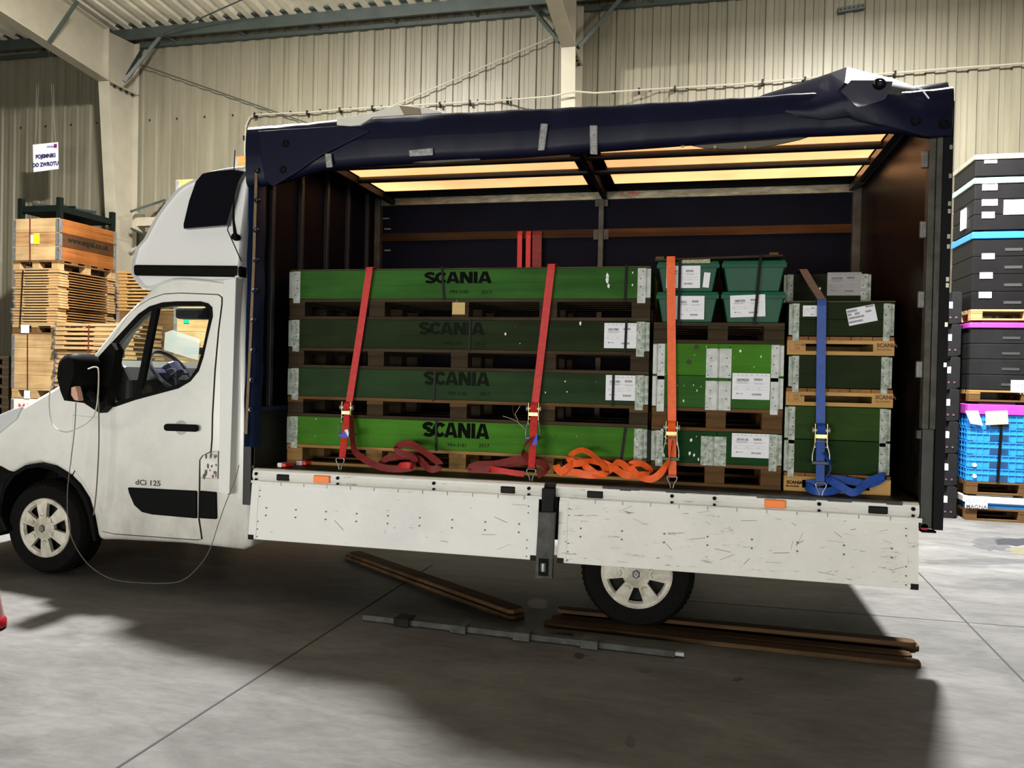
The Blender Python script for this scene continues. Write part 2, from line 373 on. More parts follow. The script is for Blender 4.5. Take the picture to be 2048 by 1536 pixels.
    MB().box(-31, 23, 6.70, 6.74, 7.0, 7.22).box(-31, 23, 6.60, 6.74, 7.19, 7.22).build('web', greybeam, t)
    MB().box(-31, 23, 6.9, 6.97, 6.94, 7.0).build('flange', greybeam, t)
    mb = MB(); x = -14.
    while x < 10: mb.bar((x, 6.72, 7.05), (x + .12, 6.94, 6.97), .03, .03); x += 1.31
    mb.build('lacing_bars', greybeam, t)
    # portal frames
    def frame(xr, name, label):
        x0, x1 = xr - .2, xr; s = .08
        t = thing(name, (xr - .1, 6.8, 0), label, 'steel frame')
        yf = lambda z: 6.19 + (6.14 - z) * .093
        # column web, front flange, rear flange
        mid = xr - .1
        MB().prism([(yf(0) + .01, 0), (6.9, 0), (6.9, 7.0), (6.19, 6.95), (6.19, 6.14)], mid - .006, mid + .006, 'x').build('column_web', cream, t)
        MB().add([(x0, yf(0), 0), (x1, yf(0), 0), (x1, yf(6.14), 6.14), (x0, yf(6.14), 6.14), (x0, yf(0) + .018, 0), (x1, yf(0) + .018, 0), (x1, yf(6.14) + .018, 6.14), (x0, yf(6.14) + .018, 6.14)],
                 [(0, 1, 2, 3), (7, 6, 5, 4), (1, 5, 6, 2), (4, 0, 3, 7), (3, 2, 6, 7), (4, 5, 1, 0)]).build('column_flange', cream, t)
        MB().box(x0, x1, 6.885, 6.9, 0, 7.0).build('column_flange', cream, t)
        MB().box(x0, x1, 6.19, 6.9, 6.125, 6.145).build('stiffener_plate', cream, t)
        MB().box(x0, x1, 6.17, 6.19, 6.14, 6.96).build('end_plate', cream, t)
        for k in range(4): MB().box(x1 - .06, x1 - .03, 6.36 + k * .14, 6.39 + k * .14, 6.10, 6.125).build('bolt', dark, t)
        # rafter toward the camera, rising
        z0, z1 = 6.14, 6.96; y1 = -6; dz = (6.18 - y1) * s
        MB().prism([(6.18, z0), (6.18, z1), (y1, z1 + dz), (y1, z0 + dz * .98 + .25)], mid - .006, mid + .006, 'x').build('rafter_web', cream, t)
        for za, zb, nm in ((z0, z0 + dz * .98 + .25, 'rafter_flange'), (z1, z1 + dz, 'rafter_flange')):
            MB().bar((mid, 6.18, za), (mid, y1, zb), .2, .018).build(nm, cream, t)
        return t
    frame(-9.35, 'portal_frame', 'cream steel portal frame left of the truck, beside the hanging sign')
    frame(-1.80, 'portal_frame', 'cream steel portal frame rising behind the middle of the truck')
    frame(5.75, 'portal_frame', 'cream steel portal frame far right, beyond the crate stacks')
    frame(-16.9, 'portal_frame', 'cream steel portal frame beyond the left crate stacks')
    # knee braces
    kb = MB(); a = V(248, 163, y=6.35); b_ = V(325, 68, y=6.72)
    solo(MB().bar(a, b_, .05, .05), 'knee_brace', greybeam, 'thin grey brace beside the left portal frame', 'brace')
    solo(MB().bar((-9.3, 6.55, 6.35), V(285, 98, y=6.72), .05, .05), 'knee_brace', dark, 'dark short brace behind the knee of the left portal frame', 'brace')
    solo(MB().bar(V(97, 86, y=4.9), V(155, 2, y=4.9), .04, .04), 'knee_brace', greybeam, 'short grey brace crossing the left rafter', 'brace')
    solo(MB().bar(V(1156, 95, y=6.3), V(1245, -8, y=6.7), .07, .05), 'knee_brace', greybeam, 'grey angle brace right of the middle portal frame', 'brace')
    solo(MB().bar(V(1120, 84, y=6.3), V(1062, 14, y=6.72), .06, .05), 'knee_brace', greybeam, 'grey angle brace left of the middle portal frame', 'brace')
    solo(MB().tube([V(283, 130, y=6.85), V(455, 190, y=6.9), V(640, 255, y=6.9)], .010), 'brace_rod', greybeam, 'thin dark brace rod falling from the left portal frame', 'brace rod')
    solo(MB().tube([V(1110, 72, y=6.85), V(790, 210, y=6.9), V(640, 275, y=6.9)], .011), 'brace_rod', conduit_m, 'thin pale brace rod falling from the middle portal frame', 'brace rod')
    solo(MB().tube([V(318, 70, y=6.6), V(400, 37, y=6.3), V(500, -8, y=5.8)], .012), 'brace_rod', greybeam, 'thin rod running under the roof sheeting, top left', 'brace rod')
    # conduit along the wall
    pts = [(490, 322), (489, 300), (490, 275), (492, 250), (500, 234), (512, 229), (560, 227), (615, 225), (680, 219), (770, 214), (880, 207), (1000, 201), (1100, 193), (1150, 183), (1190, 186), (1330, 177), (1480, 168), (1640, 154), (1760, 148), (1900, 137), (2048, 127), (2150, 120)]
    cw = thing('cable_conduit', V(1150, 186, y=6.9), 'thin white cable clipped along the cream wall', 'cable')
    MB().tube([V(a, b_, y=6.9 if not 1095 < a < 1195 else 6.14) for a, b_ in pts], .013, 6).build('cable_run', conduit_m, cw, smooth=True)
    for a, b_ in ((489, 275), (510, 229), (615, 225), (680, 219), (745, 215), (880, 208), (940, 204), (1015, 200), (1278, 180), (1350, 176), (1525, 163), (1610, 158), (1790, 146)):
        v = V(a, b_, y=6.9); MB().box(v.x - .012, v.x + .012, 6.87, 6.95, v.z - .05, v.z + .025).build('cable_clip', dark, cw)
    # perforated plate on the wall
    a = V(1676, 22, y=6.93); b_ = V(1729, 13, y=6.93)
    pl = thing('mounting_plate', (a + b_) / 2, 'perforated zinc mounting plate high on the wall', 'plate')
    MB().bar(a, b_, .06, .07).build('plate', greybeam, pl)
    mb = MB()
    for k in range(6): p = a.lerp(b_, (k + .5) / 6); mb.disc((p.x, 6.895, p.z), .01, .004, 8)
    mb.build('holes', dark, pl)
    # hanging sign
    sx = thing('hanging_sign', V(90, 316, y=6.2), 'white hanging sign board with dark blue lettering', 'sign')
    q = [V(a, b_, y=6.2) for a, b_ in ((65, 289), (115.5, 284), (116.5, 338), (66.5, 344.5))]
    MB().prism([(p.x, p.z) for p in q], 6.2, 6.212).build('board', paper, sx, bevel=.01)
    bl = mat('navy lettering', (.02, .015, .10), .6)
    c = V(91, 313, y=6.19); r_ = -math.atan2(-(q[1].z - q[0].z), q[1].x - q[0].x)
    text('POJEMNIKI', .088, bl, sx, (c.x, 6.192, c.z - .02), align='CENTER', bold=.004, sx=.92, rot=(PI / 2, r_, 0))
    text('DO ZWROTU', .088, bl, sx, (c.x, 6.192, c.z - .155), align='CENTER', bold=.004, sx=.92, rot=(PI / 2, r_, 0))
    a = V(94, 293, y=6.19); MB().box(a.x, a.x + .15, 6.19, 6.2, a.z - .014, a.z + .008).build('logo_bar', mat('grey blue logo', (.25, .26, .4), .5), sx)
    a = V(111, 291.5, y=6.19); MB().box(a.x - .03, a.x + .02, 6.189, 6.2, a.z - .03, a.z + .03).build('logo_square', mat('purple logo', (.16, .02, .12), .5), sx)
    for a, b_ in (((71, 288), (74, 120)), ((71, 288), (80, 118)), ((111, 284), (97, 90)), ((111, 284), (104, 92))): MB().tube([V(*a, y=6.205), V(*b_, y=6.205)], .004, 5).build('cord', mat('cord', (.16, .15, .11), .7), sx)
    # pipes and bracket beside the left column
    wb = thing('wall_bracket', V(300, 440, y=6.6), 'grey steel bracket with two arms on the wall above the cab', 'bracket')
    MB().bar(V(262, 423, y=6.3), V(330, 400, y=6.9), .035, .035).bar(V(262, 457, y=6.3), V(300, 475, y=6.9), .03, .03).build('arm', greybeam, wb)
    a, b_ = V(276, 436, y=6.6), V(330, 452, y=6.6); MB().box(a.x, b_.x + .2, 6.55, 6.7, b_.z, a.z).build('crossbar', cream, wb, bevel=.01)
    MB().box(a.x - .02, a.x + .02, 6.5, 6.75, b_.z - .08, a.z + .08).build('end_plate', cream, wb)
hall()
# ---------------------------------------------------------------- truck
truck = thing('curtain_side_truck', (-1.0, 1.0, 0), 'white van based curtain side truck with open navy curtain, parked along the hall wall', 'truck')
def T(mb, name, m, parent=None, label=None, **k):
    o = mb.build(name, m, parent or truck, **k)
    if label: o['label'] = label
    return o
def cab():
    Y0 = .03
    arch = [(194, 1081), (186, 1035), (175, 998), (158, 971), (138, 951), (109, 933), (80, 926), (53, 930), (25, 946), (6, 975), (-6, 1015), (-4, 1060)]
    outer = [(-60, 1075), (-130, 1070), (-158, 1020), (-160, 950), (-140, 905), (-100, 872), (-50, 848), (0, 830), (29, 817), (47, 810), (68, 798), (102, 778), (132, 759), (175, 735), (186, 706), (239, 637), (270, 606), (297, 580), (318, 567), (345, 559), (400, 555), (482, 553),
             (490, 700), (497, 900), (505, 1075), (500, 1094), (484, 1101), (366, 1088), (230, 1081)]
    prof = poly(outer + arch, Y0)
    o = MB().prism(prof, Y0, 2.0).build('tmp', white)
    o.modifiers.new('b', 'BEVEL'); b = o.modifiers['b']; b.width = .045; b.segments = 4; b.limit_method = 'ANGLE'; b.angle_limit = math.radians(60)
    cut = []
    def cutter(pts, y0, y1):
        c = MB().prism(poly(pts, Y0), y0, y1).build('cut', white); cut.append(c); md = o.modifiers.new('c', 'BOOLEAN'); md.operation = 'DIFFERENCE'; md.object = c; md.solver = 'EXACT'
    cutter([(196, 830), (200, 727), (243, 655), (300, 592), (330, 578), (465, 578), (470, 1050), (225, 1050)], .09, 1.94)
    win = [(220, 801), (224, 706), (238, 688), (262, 660), (288, 633), (309, 618), (350, 612), (410, 612), (420, 620), (421, 637), (410, 690), (397, 735), (382, 757), (355, 770), (276, 792), (231, 806)]
    cutter(win, -.3, 2.3)
    cutter([(135, 738), (215, 615), (280, 560), (318, 592), (250, 680), (215, 738)], .20, 1.83)
    dg = bpy.context.evaluated_depsgraph_get(); me = bpy.data.meshes.new_from_object(o.evaluated_get(dg))
    for c in cut + [o]: bpy.data.objects.remove(c)
    me.transform(Matrix.Translation(-truck.location)); me.polygons.foreach_set('use_smooth', [True] * len(me.polygons)); me.set_sharp_from_angle(angle=math.radians(30))
    s = bpy.data.objects.new('cab_shell', me); C.objects.link(s); s.parent = truck
    me.materials.clear(); me.materials.append(white)
    # dark cabin lining behind the shell, open at the windows
    T(MB().prism(poly([(206, 1048), (202, 820), (225, 812), (398, 765), (466, 765), (468, 1048)], Y0), .095, 1.935), 'cabin_lower_trim', dark)
    T(MB().prism(poly([(206, 1048), (216, 812), (231, 806), (276, 792), (355, 770), (382, 757), (397, 735), (410, 690), (421, 637), (466, 637), (468, 1048)], Y0), 1.92, 1.937), 'far_door_lining', dark)
    T(MB().prism(poly([(425, 600), (466, 590), (466, 765), (398, 765), (410, 720)], Y0), 1.2, 1.9), 'passenger_seat', dark, bevel=.03)
    # door
    door = [(148, 830), (146, 880), (143, 922), (151, 940), (172, 968), (189, 997), (200, 1044), (206, 1062), (230, 1067), (394, 1079), (404, 1078), (398, 1037), (399, 982), (400, 920), (406, 911), (422, 903), (424, 878), (425, 830), (430, 742), (437, 662), (444, 607), (444, 595), (437, 590), (361, 587), (328, 589), (302, 598), (278, 613), (260, 628), (222, 686), (206, 705), (206, 812), (196, 835)]
    frame_out = [(216, 812), (232, 814), (273, 800), (359, 777), (383, 763), (400, 742), (409, 715), (419, 670), (428, 633), (427, 615), (419, 607), (404, 603), (357, 603), (328, 605), (302, 613), (280, 628), (255, 655), (226, 686), (218, 699)]
    def ring(outer_, inner_, y0, y1, name, m, parent=None):
        """plate with a hole, triangulated by the boolean solver"""
        a = MB().prism(poly(outer_, Y0), y0, y1).build('a', m); c = MB().prism(poly(inner_, Y0), y0 - .05, y1 + .05).build('c', m)
        md = a.modifiers.new('x', 'BOOLEAN'); md.operation = 'DIFFERENCE'; md.object = c; md.solver = 'EXACT'
        dg = bpy.context.evaluated_depsgraph_get(); me = bpy.data.meshes.new_from_object(a.evaluated_get(dg))
        bpy.data.objects.remove(a); bpy.data.objects.remove(c)
        p = parent or truck; me.transform(Matrix.Translation(-truck.location)); me.materials.clear(); me.materials.append(m)
        r = bpy.data.objects.new(name, me); C.objects.link(r); r.parent = p; return r
    dr = ring(door, win, Y0 - .012, Y0 + .04, 'cab_door', white)
    b = dr.modifiers.new('b', 'BEVEL'); b.width = .005; b.segments = 2; b.limit_method = 'ANGLE'
    seam = [V(a, b_, y=Y0 - .0005) for a, b_ in door[:-3]]
    T(MB().tube(seam, .0065, 6), 'door_seal', black, dr)
    fr = ring(frame_out, win, Y0 - .018, Y0 + .03, 'window_frame', black, dr)
    T(MB().prism(poly([(307, 617), (319, 612), (282, 796), (271, 796)], Y0), Y0 - .016, Y0 + .02), 'window_divider', black, dr)
    T(MB().prism(poly(win, Y0), Y0 + .0, Y0 + .004), 'window_glass', glass('cab glass', (.93, .96, .93)), dr)
    T(MB().prism(poly(win, Y0), 1.97, 1.974), 'far_window_glass', glass('cab glass', (.93, .96, .93)))
    a, b_ = V(174, 735, y=Y0), V(293, 584, y=Y0)
    T(MB().add([(a.x, .24, a.z), (a.x, 1.79, a.z), (b_.x, 1.79, b_.z), (b_.x, .24, b_.z)], [(0, 1, 2, 3)]), 'windscreen', glass('cab glass', (.9, .95, .9)))
    # black lower trim, in two pieces
    T(MB().prism(poly([(260, 974), (397, 981), (397, 1036), (308, 1028), (288, 1023), (273, 1009), (263, 986)], Y0), Y0 - .03, Y0), 'trim_strip', black, dr, bevel=.008)
    T(MB().prism(poly([(401, 981), (434, 984), (435, 1038), (401, 1036)], Y0), Y0 - .018, Y0 + .02), 'trim_strip', black, bevel=.008)
    # handle
    h = V(366, 855, y=Y0)
    T(MB().lathe([(.0001, -.013), (.045, -.0135), (.055, -.011), (.058, -.012)], (h.x - .005, Y0, h.z)), 'handle_recess', mat('recess grey', (.45, .45, .42), .4), dr, smooth=True)  # greyer disc, nearly level with the door face
    q = poly([(336, 850), (340, 847), (398, 849), (403, 852), (403, 860), (399, 863), (340, 861), (336, 858)], Y0)
    T(MB().prism(q, Y0 - .05, Y0 - .028), 'door_handle', black, dr, bevel=.006)
    # fuel flap
    ff = T(MB().prism(poly([(402, 955), (436, 957), (437, 902), (424, 904), (408, 911), (402, 920)], Y0), Y0 - .006, Y0 + .01), 'fuel_flap', dirty('peeling flap paint', (.78, .78, .74), marks=(.16, .14, .1), amount=1.25, streak=(3, 3, 3), scale=6))
    T(MB().tube([V(a, b_, y=Y0 - .001) for a, b_ in ((402, 955), (436, 957), (437, 902), (424, 904), (408, 911), (402, 920), (402, 955))], .004, 6), 'flap_seam', black, ff)
    # fender seam and sill seam
    T(MB().tube([V(a, b_, y=Y0) for a, b_ in ((151, 940), (143, 953))], .004, 6), 'fender_seam', black)
    # badge
    bm = mat('badge grey', (.09, .085, .075), .3, .3)
    a = V(273, 968.5, y=Y0); text('dCi 125', .052, bm, dr, (a.x, Y0 - .014, a.z), bold=.001, sx=1.25, name='badge_lettering')
    # mirror
    mr = T(MB().prism(poly([(168, 735), (179, 738), (222, 690), (226, 686), (236, 700), (217, 812), (203, 826), (172, 806), (150, 803), (145, 790)], -.04), -.06, .02), 'wing_mirror', black)
    def loft(sec, name, m, parent, **k):
        rows = [[(x, y, z) for x, y, z in r] + [r[0]] for r in sec]; mb = MB().grid(rows)
        n = len(sec[0]); mb.add(sec[0], [tuple(range(n))]); mb.add(sec[-1], [tuple(reversed(range(n)))]); return T(mb, name, m, parent, **k)
    head = [(137, 735), (140, 722), (150, 711), (163, 706), (172, 709), (176, 722), (177, 745), (168, 775), (160, 803), (150, 802), (143, 785), (136, 757)]
    ax = V(157, 756, y=-.25)
    rows = []
    for s, y in ((.80, -.34), (.96, -.32), (1.0, -.27), (1.0, -.15), (.9, -.10)):
        r = []
        for a, b_ in head:
            p = V(a, b_, y=-.22); r.append((ax.x + (p.x - ax.x) * s, y, ax.z + (p.z - ax.z) * s))
        rows.append(r)
    loft(rows, 'mirror_head', black, mr, smooth=True, angle=60)
    T(MB().tube([V(172, 780, y=-.2), V(190, 795, y=-.1), V(204, 800, y=0)], [.03, .035, .04]).tube([V(172, 735, y=-.2), V(200, 745, y=0)], [.02, .03]), 'mirror_arm', black, mr, smooth=True)
    T(MB().prism(poly([(142, 775), (150, 772), (154, 785), (157, 802), (148, 800), (142, 790)], -.35), -.352, -.30), 'mirror_indicator', mat('indicator lens', (.62, .36, .26), .3), mr, bevel=.006)
    # bumper and arch
    T(MB().prism(poly([(-165, 930), (-60, 925), (0, 932), (25, 946), (10, 968), (2, 1000), (2, 1030), (17, 1062), (-30, 1078), (-150, 1078)], .02), .01, 2.02), 'front_bumper', black, bevel=.02)
    T(MB().prism(poly([(29, 817), (47, 812), (36, 838), (0, 867), (-40, 900), (-60, 880), (-20, 838)], .03), .012, .3), 'headlamp', mat('headlamp lens', (.6, .62, .62), .08, 0, spec=.8), bevel=.012)
    T(MB().prism(poly([(202, 1075), (196, 1005), (170, 945), (120, 912), (60, 912), (10, 940), (-10, 1000), (-10, 1070), (60, 1070), (60, 930), (110, 940), (150, 970), (172, 1010), (184, 1070)], .1), .35, 1.7), 'wheel_well', black)
    T(MB().prism(poly([(194, 1081), (186, 1035), (175, 998), (158, 971), (138, 951), (109, 933), (80, 926), (53, 930), (25, 946), (6, 975), (-6, 1015), (4, 1050), (4, 1015), (12, 980), (30, 952), (56, 937), (80, 934), (106, 940), (134, 957), (153, 976), (169, 1002), (180, 1037), (188, 1081)], Y0), .02, .40), 'arch_liner', black)
    # inner wall behind the front wheel so that one cannot see across
    a, b_ = V(0, 930, y=.3), V(200, 1075, y=.3); T(MB().box(a.x - .3, b_.x + .1, .36, .38, b_.z - .02, a.z + .05), 'well_backing', black)
    # dashboard, wheel, phone holder
    T(MB().prism(poly([(206, 830), (210, 740), (228, 742), (255, 728), (290, 722), (312, 735), (324, 760), (322, 815)], .5), .14, 1.88), 'dashboard', mat('dashboard plastic', (.03, .03, .032), .5), bevel=.03)
    cen = V(343, 744, y=.5); mb = MB(); ring_ = []
    ux, uz = Vector((.50, 0, -.62)).normalized(), Vector((0, 1, 0))
    R_ = .20
    for k in range(33): a = 2 * PI * k / 32; ring_.append(cen + ux * math.cos(a) * R_ + uz * math.sin(a) * R_)
    sw = T(MB().tube(ring_, .016, 8, False), 'steering_wheel', mat('steering wheel leather', (.05, .05, .06), .3), smooth=True)
    nrm = ux.cross(uz)
    T(MB().tube([cen - ux * .05 + nrm * .01, cen + ux * .05 + nrm * .01], .075, 12).bar(cen - uz * .19, cen + uz * .19, .05, .02, nrm).bar(cen, cen + ux * .19, .05, .02, nrm), 'wheel_hub', mat('steering hub plastic', (.05, .05, .10), .25), sw, bevel=.01)
    T(MB().tube([cen, V(312, 765, y=.5)], .045, 12), 'steering_column', dark, sw)
    p = V(240, 708, y=.5); T(MB().box(p.x - .03, p.x + .03, .47, .52, p.z - .03, p.z + .05).tube([(p.x - .02, .5, p.z - .03), (p.x - .05, .5, p.z - .12)], .012), 'phone_holder', black, bevel=.006)
    # rear-view cluster hanging from the cabin roof
    p = V(395, 632, y=.9); T(MB().box(p.x - .14, p.x + .16, .8, .92, p.z - .03, p.z + .06), 'sun_visor', dark, bevel=.02)
    # side fairing strip and cab back corner
    T(MB().prism(poly([(450, 560), (475, 556), (462, 985), (457, 990), (440, 984), (444, 700)], -.02), -.04, .05), 'side_fairing', mat('fairing paint', (.78, .78, .74), .3), bevel=.006)
    T(MB().prism(poly([(482, 553), (497, 553), (505, 1060), (490, 1060)], .1), .12, 1.9), 'cab_rear_wall', mat('cab rear shade grey', (.5, .5, .48), .45))  # white cab greyed here: shading of the back corner put into the colour
cab()
def deflector():
    sil = [(267, 528), (274, 502), (287, 485), (292, 477), (300, 457), (312, 431), (330, 401), (350, 375), (368, 362), (391, 350), (406, 341), (444, 332), (482, 328), (493, 328), (490, 400), (486, 470), (482, 555), (478, 556), (470, 572), (420, 566), (350, 563), (297, 581), (279, 568), (268, 553), (266, 548)]
    def cr(L_):
        out = []; n = len(L_)
        for i in range(n):
            p0, p1, p2, p3 = [Vector(L_[(i + k) % n]) for k in (-1, 0, 1, 2)]
            out.append(p1)
            if 1 <= i <= 12 or 18 <= i <= 22:
                for t in (.33, .66): out.append(.5 * ((2 * p1) + (p2 - p0) * t + (2 * p0 - 5 * p1 + 4 * p2 - p3) * t * t + (3 * p1 - p0 - 3 * p2 + p3) * t ** 3))
        return [tuple(p) for p in out]
    P_ = poly(cr(sil), .05); cx = sum(p[0] for p in P_) / len(P_); cz = 2.6
    def inset(z): return max(0, (z - 2.42)) * .14
    rows = []
    for s, yy, k in ((.9, 0, 1), (.965, -.03, .5), (1., -.01, .0)):
        pass
    n = len(P_)
    secs = [(.94, .045), (.98, .02), (.995, .028), (1., .07), (1., .12)]
    half = [[(cx + (x - cx) * s, y + inset(z), cz + (z - cz) * s) for x, z in P_] for s, y in secs]
    other = [[(x, 2.05 - y, z) for x, y, z in r] for r in reversed(half)]
    rows = [r + [r[0]] for r in half + other]
    mb = MB().grid([r[::-1] for r in rows]); mb.add(half[0], [tuple(range(n))]); mb.add(other[-1], [tuple(reversed(range(n)))])
    wd = T(mb, 'roof_sleeper_pod', mat('pod paint', (.82, .82, .80), .22, coat=.3), smooth=True, angle=40)
    st = poly([(266.5, 529), (482, 531), (482, 554), (267, 551)], .03)
    T(MB().prism(st, .022, 2.03), 'pod_stripe', black, wd, bevel=.02, seg=4)
    w = [(400, 345), (388, 362), (378, 401), (371, 449), (372, 459), (457, 452), (467, 401), (473, 365), (483, 340), (460, 336), (420, 340)]
    def yy(z): return .018 + inset(z)
    q = poly(w, .05); q = [(x, yy(z) - .014, z) for x, z in q]; n = len(q)
    T(MB().add(q + [(x, y + .05, z) for x, y, z in q], [tuple(range(n)), tuple(reversed(range(n, 2 * n)))] + [(i, i + n, (i + 1) % n + n, (i + 1) % n) for i in range(n)]), 'pod_window', mat('tinted pod window', (.006, .006, .009), .12), wd, bevel=.006)
    T(MB().tube([V(a, b, y=.0) for a, b in ((457, 452), (455, 460), (483, 523))], .004, 6), 'pod_seam', dark, wd)
    T(MB().tube([V(471, 474, y=-.04), V(467, 440, y=-.05), V(468, 345, y=-.05), V(470, 300, y=.0)], [.014, .008, .004, .003], 8).lathe([(.0001, -.02), (.022, -.02), (.026, 0), (.022, .03), (.0001, .03)], V(471, 474, y=-.02), 16), 'aerial', black, wd, smooth=True)
    p = V(410, 557, y=.1); T(MB().box(p.x, p.x + .1, .08, .2, p.z - .03, p.z), 'step_lamp', greybeam, wd)
deflector()
def wheel(cx, cz, yo, rot, nm):
    c = (cx, yo, cz); R_ = .345
    w = T(MB().lathe([(.215, .02), (.225, -.005), (.27, -.018), (.315, -.012), (R_ - .012, .012), (R_, .04), (R_, .19), (R_ - .02, .215), (.22, .225), (.20, .20), (.20, .05), (.215, .02)], c, 64), nm, rubber, smooth=True, angle=35)
    mb = MB()
    for k in range(60):
        a = 2 * PI * k / 60
        for y0, y1 in ((.045, .185),): mb.bar((cx + math.cos(a) * (R_ + .002), yo + y0, cz + math.sin(a) * (R_ + .002)), (cx + math.cos(a) * (R_ + .002), yo + y1, cz + math.sin(a) * (R_ + .002)), .018, .008, (math.cos(a), 0, math.sin(a)))
    T(mb, 'tread', rubber, w)
    T(MB().lathe([(.0001, .05), (.19, .05), (.212, .02)], c, 40), 'wheel_rim', mat('rim shadow steel', (.009, .0085, .008), .7, spec=.15), w, smooth=True)
    cap = T(MB().lathe([(.222, .012), (.219, -.010), (.205, -.016), (.188, -.010), (.178, .012)], c, 64).lathe([(.0001, -.03), (.035, -.03), (.04, -.026), (.075, -.022), (.088, -.014), (.09, .01)], c, 40), 'hub_cap', capw, w, smooth=True, angle=35)
    mb = MB(); mb2 = MB()
    for k in range(6):
        a = rot + k * PI / 3; u = Vector((math.cos(a), 0, math.sin(a))); q = Vector((-math.sin(a), 0, math.cos(a)))
        o = Vector(c); pts = [(.075, .030), (.11, .036), (.16, .044), (.20, .052)]; ya = [-.022, -.020, -.019, -.013]
        vs = []
        for (r, hw), y in zip(pts, ya):
            for s in (-1, 1): vs.append(o + u * r + q * hw * s + Vector((0, y, 0)))
            for s in (-1, 1): vs.append(o + u * r + q * (hw * 1.0) * s + Vector((0, y + .03, 0)))
        fs = []
        for i in range(3):
            b = i * 4; fs += [(b, b + 1, b + 5, b + 4), (b + 2, b, b + 4, b + 6), (b + 1, b + 3, b + 7, b + 5)]
        mb.add(vs, fs)
        p = o + u * .118; mb2.ribbon([o + u * .10 + q * .02 + Vector((0, -.0225, 0)), o + u * .088 + Vector((0, -.0235, 0)), o + u * .10 - q * .02 + Vector((0, -.0225, 0))], (0, 1, 0), .004, .002)
    T(mb, 'spokes', capw, cap, bevel=.003)
    T(mb2, 'spoke_scratches', mat('cap scuffs', (.12, .08, .05), .6), cap)
    hx = [(cx + .026 * math.cos(PI / 6 + k * PI / 3), cz + .030 * math.sin(PI / 6 + k * PI / 3)) for k in range(6)]
    T(MB().prism(hx, yo - .036, yo - .028), 'emblem_badge', mat('emblem ground', (.10, .09, .10), .3, .4), cap)
    dm = [(cx, cz + .021), (cx + .014, cz), (cx, cz - .021), (cx - .014, cz)]; di = [(cx + (x - cx) * .5, cz + (z - cz) * .5) for x, z in dm]
    mb = MB()
    for i in range(4):
        j = (i + 1) % 4; mb.prism([dm[i], dm[j], di[j], di[i]], yo - .039, yo - .035)
    T(mb, 'diamond_emblem', steel, cap)
    return w
fw = V(89, 1052, y=.07); wheel(fw.x, .348, .08, math.radians(97), 'front_wheel')
rw = V(1273, 1153, y=.08); wheel(rw.x, .345, .08, 0, 'rear_wheel')
for x in (fw.x, rw.x):
    o = [q for q in truck.children if q.name.startswith('front_wheel' if x == fw.x else 'rear_wheel')][0]
    T(MB().lathe([(.19, -.1), (.215, -.1), (.33, -.09), (.345, -.05), (.345, .1), (.2, .12)], (x, 1.9, .346), 40), 'far_wheel', rubber, smooth=True)
T(MB().lathe([(.19, -.1), (.33, -.09), (.345, -.05), (.345, .1), (.2, .12)], (rw.x, .42, .346), 40), 'inner_wheel', rubber, smooth=True)
